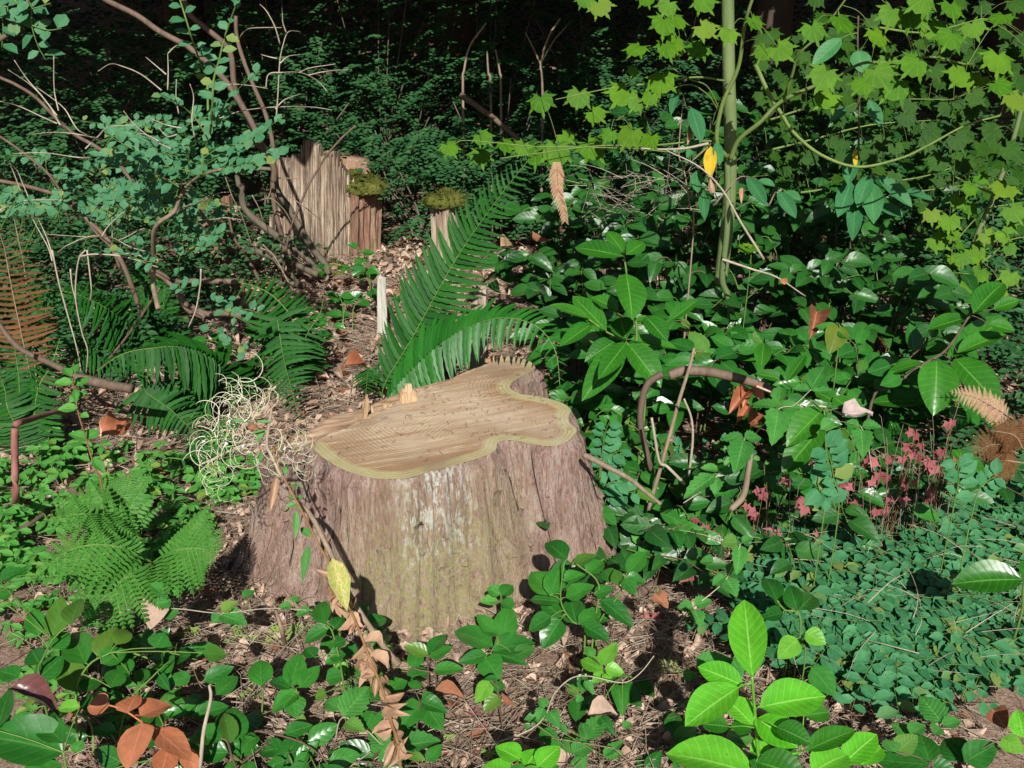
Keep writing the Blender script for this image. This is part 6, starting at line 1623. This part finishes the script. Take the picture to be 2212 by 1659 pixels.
reds = [(1480, 1190), (1525, 1140), (1495, 1245), (1655, 1060), (1700, 1030), (1740, 1080), (1630, 1105), (1680, 1160), (1740, 1180), (1895, 1105), (1955, 1150), (1905, 1180), (1990, 1220), (1825, 1045), (1955, 965), (1950, 990), (1980, 940), (1975, 1040), (2035, 975), (2020, 1010), (1900, 1025), (2050, 915), (1925, 1075), (1765, 1150), (2010, 1060), (1870, 1000)]
for i, (x, y) in enumerate(sorted(reds + [(1850, 1090), (1715, 1200), (2085, 1000), (1990, 985)])):
    D = min(2.5, G(x, y + 64).y)
    red_herb(x, y, D, random.choice((2, 3, 3)), U(.036, .050), 'crimson lobed herb with dry tan stalks, %s from the left at right' % (ORD[i] if i < 18 else ('nineteenth', 'twentieth', 'twenty first', 'twenty second', 'twenty third', 'twenty fourth', 'twenty fifth', 'twenty sixth', 'twenty seventh', 'twenty eighth', 'twenty ninth', 'thirtieth')[i - 18]), 'red leaved herbs at right')
for i, (x, y) in enumerate([(1420, 1335), (1408, 1195), (1430, 1205)]):
    red_herb(x, y, G(x, y + 15).y, 2, .045, ('small crimson herb beside the dark stick right of the stump', 'pink leaved herb above the salal sprig at the stump foot', 'second pink leaved herb just right of the salal sprig')[i], None, stalks=1)
for q, (x, y) in enumerate(sorted([(195, 1500), (205, 1590), (190, 1630), (345, 1525), (330, 1580), (385, 1470), (388, 1498), (438, 1425), (432, 1395), (235, 1455), (255, 1460), (120, 1065), (52, 1360), (375, 1520)])):
    red_herb(x, y, G(x, y + 10).y, 2, U(.026, .034), 'tiny crimson herb on the litter at lower left, %s from the left' % ORD[q], 'tiny red herbs at lower left', stalks=1)
for q, (x, y) in enumerate(sorted([(1020, 1545), (1030, 1590), (960, 1525), (1110, 1545), (1030, 1640), (930, 1610)])):
    red_herb(x, y, G(x, y + 5).y, 2, U(.03, .038), 'tiny pink herb flat on the litter at bottom centre, %s from the left' % ORD[q], 'tiny pink herbs at bottom centre', stalks=0)
for q, (x, y) in enumerate(sorted([(370, 1375), (400, 1390), (345, 1310), (315, 1310), (520, 1365), (545, 1380), (560, 1370), (640, 1370), (660, 1360), (865, 1420), (860, 1445), (500, 1380), (620, 1380), (980, 1620), (1050, 1625), (560, 1500), (540, 1490), (1420, 1280), (1290, 1110), (1310, 1140), (1320, 1120), (330, 1445), (365, 1520), (1440, 1440), (600, 1375), (575, 1385)])):
    red_herb(x, y, G(x, y + 8).y, 3, U(.03, .045), 'small yellow green herb with finely cut leaves on the litter, %s from the left' % ORD[q], 'finely cut green herbs', 'greenherb', stalks=0)

# ------------------------------------------------------------------ single fallen leaves that stand out
def fallen(label, z, L, D, mat, tp='dead3', tilt=.3):
    b = P(*z(L[0], L[1]), D)
    o, _ = pxleaf(None, lm(tp, mat), z, L, D, 'fallen_leaf', tilt)
    tag(o, label, 'leaf')
fallen('pale pinkish grey dead leaf caught on the trailing vine at right', z10, (1060, 1040, 1260, 1020, 130), 2.5, 'palegrey', 'dead3')
fallen('dark purple curled dead leaf at the bottom left', z7, (50, 1160, 395, 1275, 120), 1.55, 'purple', 'dead1')
fallen('large tan oval dead leaf under the lacy fern', z7, (1010, 560, 950, 760, 150), 1.98, 'litter', 'salal')
fallen('rust brown leaf lying below the middle of the stump', z9, (690, 1170, 890, 1200, 80), 1.72, 'litter_red', 'dead1')
fallen('curled brown leaf roll on the litter near the bottom centre', z9, (1115, 1180, 1210, 1270, 40), 1.68, 'litter_red', 'dead2')
fallen('dark red brown dead leaf caught in the right bank of salal', z10, (900, 390, 880, 520, 110), 3.2, 'litter_red', 'dead1')
fallen('tiny bright orange leaf in the right bank of salal', z10, (690, 180, 700, 215, 40), 3.2, 'brown', 'salal')
fallen('rust leaf behind the salal sprig right of the stump foot', z9, (2080, 560, 2170, 640, 90), 2.0, 'litter_red', 'dead3')
fallen('orange dead frond heap lying under the left fern', z4, (640, 1180, 840, 1060, 140), 2.6, 'brown', 'dead3')
fallen('orange dead leaf on the duff behind the stump', z5, (440, 260, 590, 230, 90), 3.6, 'brown', 'dead1')
fallen('brown curled leaf at the lower right corner on bare litter', z8, (2010, 1290, 2100, 1400, 110), 1.62, 'litter_red', 'dead1')
fallen('tan curled dead leaf on the litter right of the bottom centre', z9, (1660, 1330, 1860, 1290, 110), 1.66, 'litter', 'dead1')
fallen('withered brown leaf hanging below the fern tip', z2, (1110, 1560, 1190, 1530, 90), 4.2, 'dryleaf', 'dead1')
fallen('reddish brown hanging leaf in the dark twigs above the salal', z2, (1310, 1460, 1410, 1530, 50), 4.5, 'litter_red', 'dead2')

# ------------------------------------------------------------------ litter over the soil
def litter():
    a, b, c, d, e = MB(), MB(), MB(), MB(), MB()
    tps = ('dead1', 'dead2', 'dead3', 'trilobe')
    for k in range(6400):
        y = 1.35 + 4.2 * R() ** 1.5; x = U(-.62, .62) * y * 1.05
        if in_stump(x, y, -.02): continue
        L = U(.012, .05) if R() < .95 else U(.05, .085)
        p = V((x, y, gz(x, y) + U(.002, .022)))
        th = U(0, 6.28)
        m = frame(p, V((math.cos(th), math.sin(th), U(-.25, .35))), V((U(-.5, .5), U(-.7, .3), 1)).normalized(), L * U(.45, .75), L)
        (b if R() < .07 else a).leaf(T[random.choice(tps)], m)
    for k in range(13000):
        y = 1.35 + 3.6 * R() ** 1.5; x = U(-.62, .62) * y
        if in_stump(x, y, -.02): continue
        L = U(.02, .16) if R() < .8 else U(.15, .35); th = U(0, 6.28)
        p = V((x, y, gz(x, y) + U(.004, .03))); dd = V((math.cos(th), math.sin(th), U(-.12, .2))) * L
        q = p + dd * .5 + V((U(-.1, .1), U(-.1, .1), U(0, .1))) * L
        r = U(.0006, .0019)
        (c if R() < .6 else d).tube([p, q, p + dd], r, r * .7, 3, False)
    for k in range(6500):
        x, y = U(-2.3, .5), U(3.1, 6.6)
        if in_stump(x, y, -.02): continue
        th = U(0, 6.28); p = V((x, y, gz(x, y) + U(.003, .03)))
        if k % 2:
            L = U(.02, .085)
            (b if R() < .12 else a).leaf(T[random.choice(tps)], frame(p, V((math.cos(th), math.sin(th), U(-.25, .35))), V((U(-.5, .5), U(-.7, .2), 1)).normalized(), L * U(.45, .75), L))
        else:
            L = U(.04, .28); dd = V((math.cos(th), math.sin(th), U(-.1, .25))) * L; r = U(.0008, .003)
            (c if R() < .6 else d).tube([p, p + dd * .5 + V((U(-.1, .1), U(-.1, .1), .1)) * L, p + dd], r, r * .6, 3, False)
    og = V((0, 2.6, 0))
    tag(a.build('leaf_litter', M['litter'], None, origin=og), 'brown and tan dead leaves strewn over the forest floor', 'leaf litter', kind='stuff')
    tag(b.build('leaf_litter', M['litter_red'], None, origin=og), 'rust coloured dead leaves strewn over the forest floor', 'leaf litter', kind='stuff')
    tag(c.build('twig_litter', M['twig_brown'], None, origin=og), 'fine brown twigs and needles strewn over the forest floor', 'twig litter', kind='stuff')
    tag(d.build('twig_litter', M['twig_pale'], None, origin=og), 'fine pale twigs strewn over the forest floor', 'twig litter', kind='stuff')
litter()
def dry_thatch():
    s = MB()
    for k in range(420):
        if k < 260: px, py, hh = U(1480, 2080), U(960, 1260), .16
        else: px, py, hh = U(1250, 1560), U(380, 520), .3
        if k < 260: g = G(px, py + 30); b0_ = g
        else: b0_ = P(px, py, U(4.2, 4.9))
        th = U(0, 6.28); L = U(.06, hh)
        t = b0_ + V((math.cos(th) * L, math.sin(th) * L * .6, U(.0, .12)))
        s.tube(smooth([b0_, b0_.lerp(t, .5) + V((U(-.02, .02), 0, U(0, .02))), t], 3), U(.001, .0022), .0008, 3, False)
    tag(s.build('dry_thatch', M['twig_pale'], None, origin=V((1, 2.8, 0))), 'tangle of dry tan stalks and dead twigs right of the stump', 'thatch', kind='stuff')
dry_thatch()

# ------------------------------------------------------------------ background thicket
def bg_shrub(x, y, H, W, nleaf, label, group, size=.034, stems=5, mat='huck_bg', stem='stem_grey'):
    g = gz(x, y)
    root = empty('thicket_shrub', (x, y, g), label, 'shrub', group)
    tips = []
    for k in range(stems):
        a = U(0, 6.28); rr = U(.2, W)
        t = V((x + math.cos(a) * rr, y + math.sin(a) * rr * .6, g + H * U(.55, 1)))
        tube_thing(root, 'stem', [V((x + U(-.1, .1), y + U(-.1, .1), g - .02)), V((x + math.cos(a) * rr * .3, y, g + H * .35)), t], U(.006, .011), .004, stem, 6, 4)
        tips.append(t)
    s = MB()
    nsp = nleaf // 16
    for k in range(nsp):
        a = U(0, 6.28); rr = W * math.sqrt(R()) * 1.25; hh = H * (.12 + .95 * R() ** .8)
        p0 = V((x + math.cos(a) * rr, y + math.sin(a) * rr * .6, g + hh))
        d = V((math.cos(a) + U(-.7, .7), math.sin(a) * .6 - .25 + U(-.6, .6), U(-.2, .15))).normalized(); L = U(.2, .38)
        side = d.cross(V((0, 0, 1))).normalized()
        for i in range(16):
            t = i / 16; sg = 1 if i % 2 else -1
            p = p0 + d * L * t + V((0, 0, -.10 * t * t))
            l = size * U(.7, 1.3)
            s.leaf(T['small'], frame(p, (side * sg + d * .5 + V((0, 0, U(-.2, .2)))).normalized(), V((U(-.3, .3), -.45, .9)).normalized(), l * .62, l))
    o = s.build('foliage', M[mat], root); o['kind'] = 'stuff'
    return root
BACK = (('near', ((-3.4, 5.9, .9, .6), (-2.6, 6.2, .95, .6), (-.6, 6.4, .8, .6), (.5, 6.1, .75, .6), (1.6, 6.3, .8, .6), (2.6, 6.3, .9, .6), (3.3, 5.9, .9, .6))),
        ('middle', ((-4.2, 7.3, 1.5, .8), (-3.3, 7.0, 1.4, .8), (-2.5, 7.6, 1.5, .8), (-1.8, 7.0, 1.25, .7), (-.9, 7.4, 1.35, .8), (-.1, 7.0, 1.2, .75), (.7, 7.2, 1.25, .8), (1.5, 7.1, 1.2, .7), (2.5, 7.4, 1.1, .8), (3.5, 7.4, 1.3, .8), (4.4, 7.2, 1.3, .8))),
        ('far', ((-4.8, 8.6, 1.9, .9), (-3.6, 8.7, 1.9, .9), (-2.2, 8.8, 1.8, .9), (-.9, 8.7, 1.75, .9), (.4, 8.6, 1.7, .9), (1.6, 8.8, 1.7, .9), (3.0, 8.8, 1.8, .9), (4.4, 8.6, 1.8, .9))),
        ('tall centre', ((-1.9, 8.0, 2.2, .8), (-1.1, 7.9, 2.3, .8), (-.2, 7.9, 2.3, .8), (.7, 8.0, 2.2, .8), (1.5, 8.1, 2.1, .8))),
        ('left hand', ((-2.9, 4.6, .50, .45), (-2.3, 5.0, .55, .45), (-1.9, 5.3, .5, .45), (-3.1, 5.3, .7, .5), (-2.2, 4.2, .35, .4), (-3.9, 4.4, .7, .6), (-4.3, 5.6, .9, .7), (-4.9, 4.6, .9, .7))),
        ('right hand', ((2.05, 4.4, .55, .5), (2.35, 3.7, .40, .4), (2.6, 4.8, .65, .55), (2.9, 5.4, .8, .6), (3.1, 4.3, .6, .5), (2.05, 3.2, .25, .3), (2.3, 5.6, .75, .5))))  # dark leaf colour stands in for the missing light at right
for row, lst in BACK:
    for q, (x, y, H, W) in enumerate(lst):
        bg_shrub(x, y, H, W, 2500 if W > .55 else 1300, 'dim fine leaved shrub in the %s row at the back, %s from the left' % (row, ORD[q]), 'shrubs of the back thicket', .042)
def undergrowth():
    s = MB()
    for k in range(17000):
        x, y = U(-8.5, 8.5), U(9.2, 13)
        p = V((x, y, gz(x, y) + U(.05, .6)))
        l = U(.05, .1); a = U(0, 6.28)
        s.leaf(T['small'], frame(p, V((math.cos(a), math.sin(a) - .3, U(-.4, .3))).normalized(), V((U(-.4, .4), -.6, .8)).normalized(), l * .6, l))
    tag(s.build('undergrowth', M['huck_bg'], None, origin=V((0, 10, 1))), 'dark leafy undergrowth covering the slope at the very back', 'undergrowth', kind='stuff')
undergrowth()
# pale bare stems in the thicket
for i, (lab_, pts) in enumerate((('forked pale bare stem standing in the thicket at top centre', [(1172, 200), (1168, 140), (1185, 80), (1210, 40)]), ('short pale bare stem left of the forked stem at top centre', [(1082, 200), (1080, 160), (1071, 108)]), ('slender pale bare stem leaning right at top centre', [(1000, 205), (1003, 150), (1015, 100), (1050, 50)]), ('thin pale bare stem between the other two at top centre', [(1060, 200), (1055, 160), (1052, 110)]))):
    Y = 6.45
    pp = [P(x, y, Y) for x, y in pts]; g = V((pp[0].x, Y, gz(pp[0].x, Y)))
    root = empty('dead_sapling', g, lab_, 'sapling')
    tube_thing(root, 'stem', [g] + pp, .010, .006, 'twig_brown', 7)
    if i == 0:
        tube_thing(root, 'fork', [P(1168, 140, Y), P(1150, 100, Y), P(1135, 70, Y)], .007, .004, 'twig_brown', 6); tube_thing(root, 'fork', [P(1170, 135, Y), P(1195, 90, Y), P(1225, 55, Y)], .006, .003, 'twig_brown', 6)
stick('fallen grey pole slanting through the thicket behind the maple leaves', [P(995, 205, 6.3), P(1060, 250, 6.2), P(1120, 300, 6.1), P(1200, 350, 6.0)], .020, .014, 'stem_brown', 'pole')
for lab_, pts in (('pale twig arching over the dark gap below the maple leaves', [(1530, 310), (1480, 320), (1420, 322), (1330, 315)]), ('pale forked twig below the maple trunk fork', [(1650, 560), (1600, 480), (1560, 410), (1510, 360), (1440, 325)]), ('long pale twig crossing the salal bank', [(1560, 560), (1620, 580), (1680, 600), (1740, 640)])):
    stick(lab_, [P(x, y, 3.35) for x, y in pts], .005, .002, 'twig_pale', 'twig')

# ------------------------------------------------------------------ conifers, crowns shaped to keep the sun off the back of the clearing
T13 = math.tan(SUN_EL) * 1.0
def conifer(x, y, r, H, label, nb=60, lmax=4.2, seed=1):
    rs = random.Random(seed)
    g = gz(x, y)
    root = empty('conifer_tree', (x, y, g), label, 'tree')
    tube_thing(root, 'trunk', [V((x, y, g - .1)), V((x + .02, y, g + H * .3)), V((x - .03, y, g + H * .7)), V((x, y, g + H))], r, r * .25, 'conifer_bark', 14)
    s, bm = MB(), MB()
    for k in range(nb):
        z0 = 2.3 + (H - 2.6) * (k / nb) ** 1.1
        a = k * 2.4 + rs.uniform(-.3, .3)
        L = lmax * (1 - .75 * (z0 / H)) * rs.uniform(.75, 1.1)
        d = V((math.cos(a), math.sin(a), 0))
        pts = smooth([V((x, y, z0)), V((x, y, z0)) + d * L * .5 + V((0, 0, .12)), V((x, y, z0)) + d * L + V((0, 0, -.25 * L * .4))], 6)
        # boughs cut along the sun's slope so the foreground stays lit
        pts2 = [p for p in pts if p.z + T13 * p.y > 5.4 + .3 * noise.noise(p * 1.5) and p.z > 1.95]
        if len(pts2) < 3: continue
        bm.tube(pts2, .03 * (1 - z0 / H) + .008, .004, 5)
        side = d.cross(V((0, 0, 1)))
        m = len(pts2)
        for i in range(int(30 * L)):
            t = rs.random(); p = pts2[min(m - 1, int(t * m))]
            off = side * rs.uniform(-.55, .55) * (1.1 - t) * min(1.2, L * .35)
            q = p + off + V((0, 0, rs.uniform(-.15, .06)))
            if q.z + T13 * q.y < 5.4 or q.z < 1.85: continue
            l = rs.uniform(.22, .42)
            dd = (d * .8 + side * (1 if off.dot(side) > 0 else -1) * .8 + V((0, 0, rs.uniform(-.5, 0)))).normalized()
            s.leaf(T['small'], frame(q, dd, V((rs.uniform(-.5, .5), rs.uniform(-.8, .3), 1)).normalized(), l * .55, l))
    bm.build('boughs', M['conifer_bark'], root)
    o = s.build('crown', M['conifer'], root); o['kind'] = 'stuff'
conifer(1.95, 7.5, .17, 13, 'dark brown conifer trunk standing behind the green maple trunk', 120, 4.6, 1)
conifer(3.5, 6.9, .20, 14, 'broad dim conifer trunk behind the drooping rhododendron leaves', 120, 4.6, 2)
conifer(-3.1, 9.4, .2, 15, 'unseen conifer added at the back left to shade the thicket', 120, 5.0, 3)  # this and the conifers below are unseen, added to cast shade
conifer(-.6, 10.2, .22, 16, 'unseen conifer added at the back centre to shade the thicket', 110, 5.2, 4)
conifer(-5.0, 6.4, .18, 13, 'unseen conifer added for shade outside the left edge of the clearing', 120, 4.6, 5)
conifer(6.2, 8.4, .2, 14, 'unseen conifer added for shade outside the right edge of the clearing', 120, 4.8, 6)
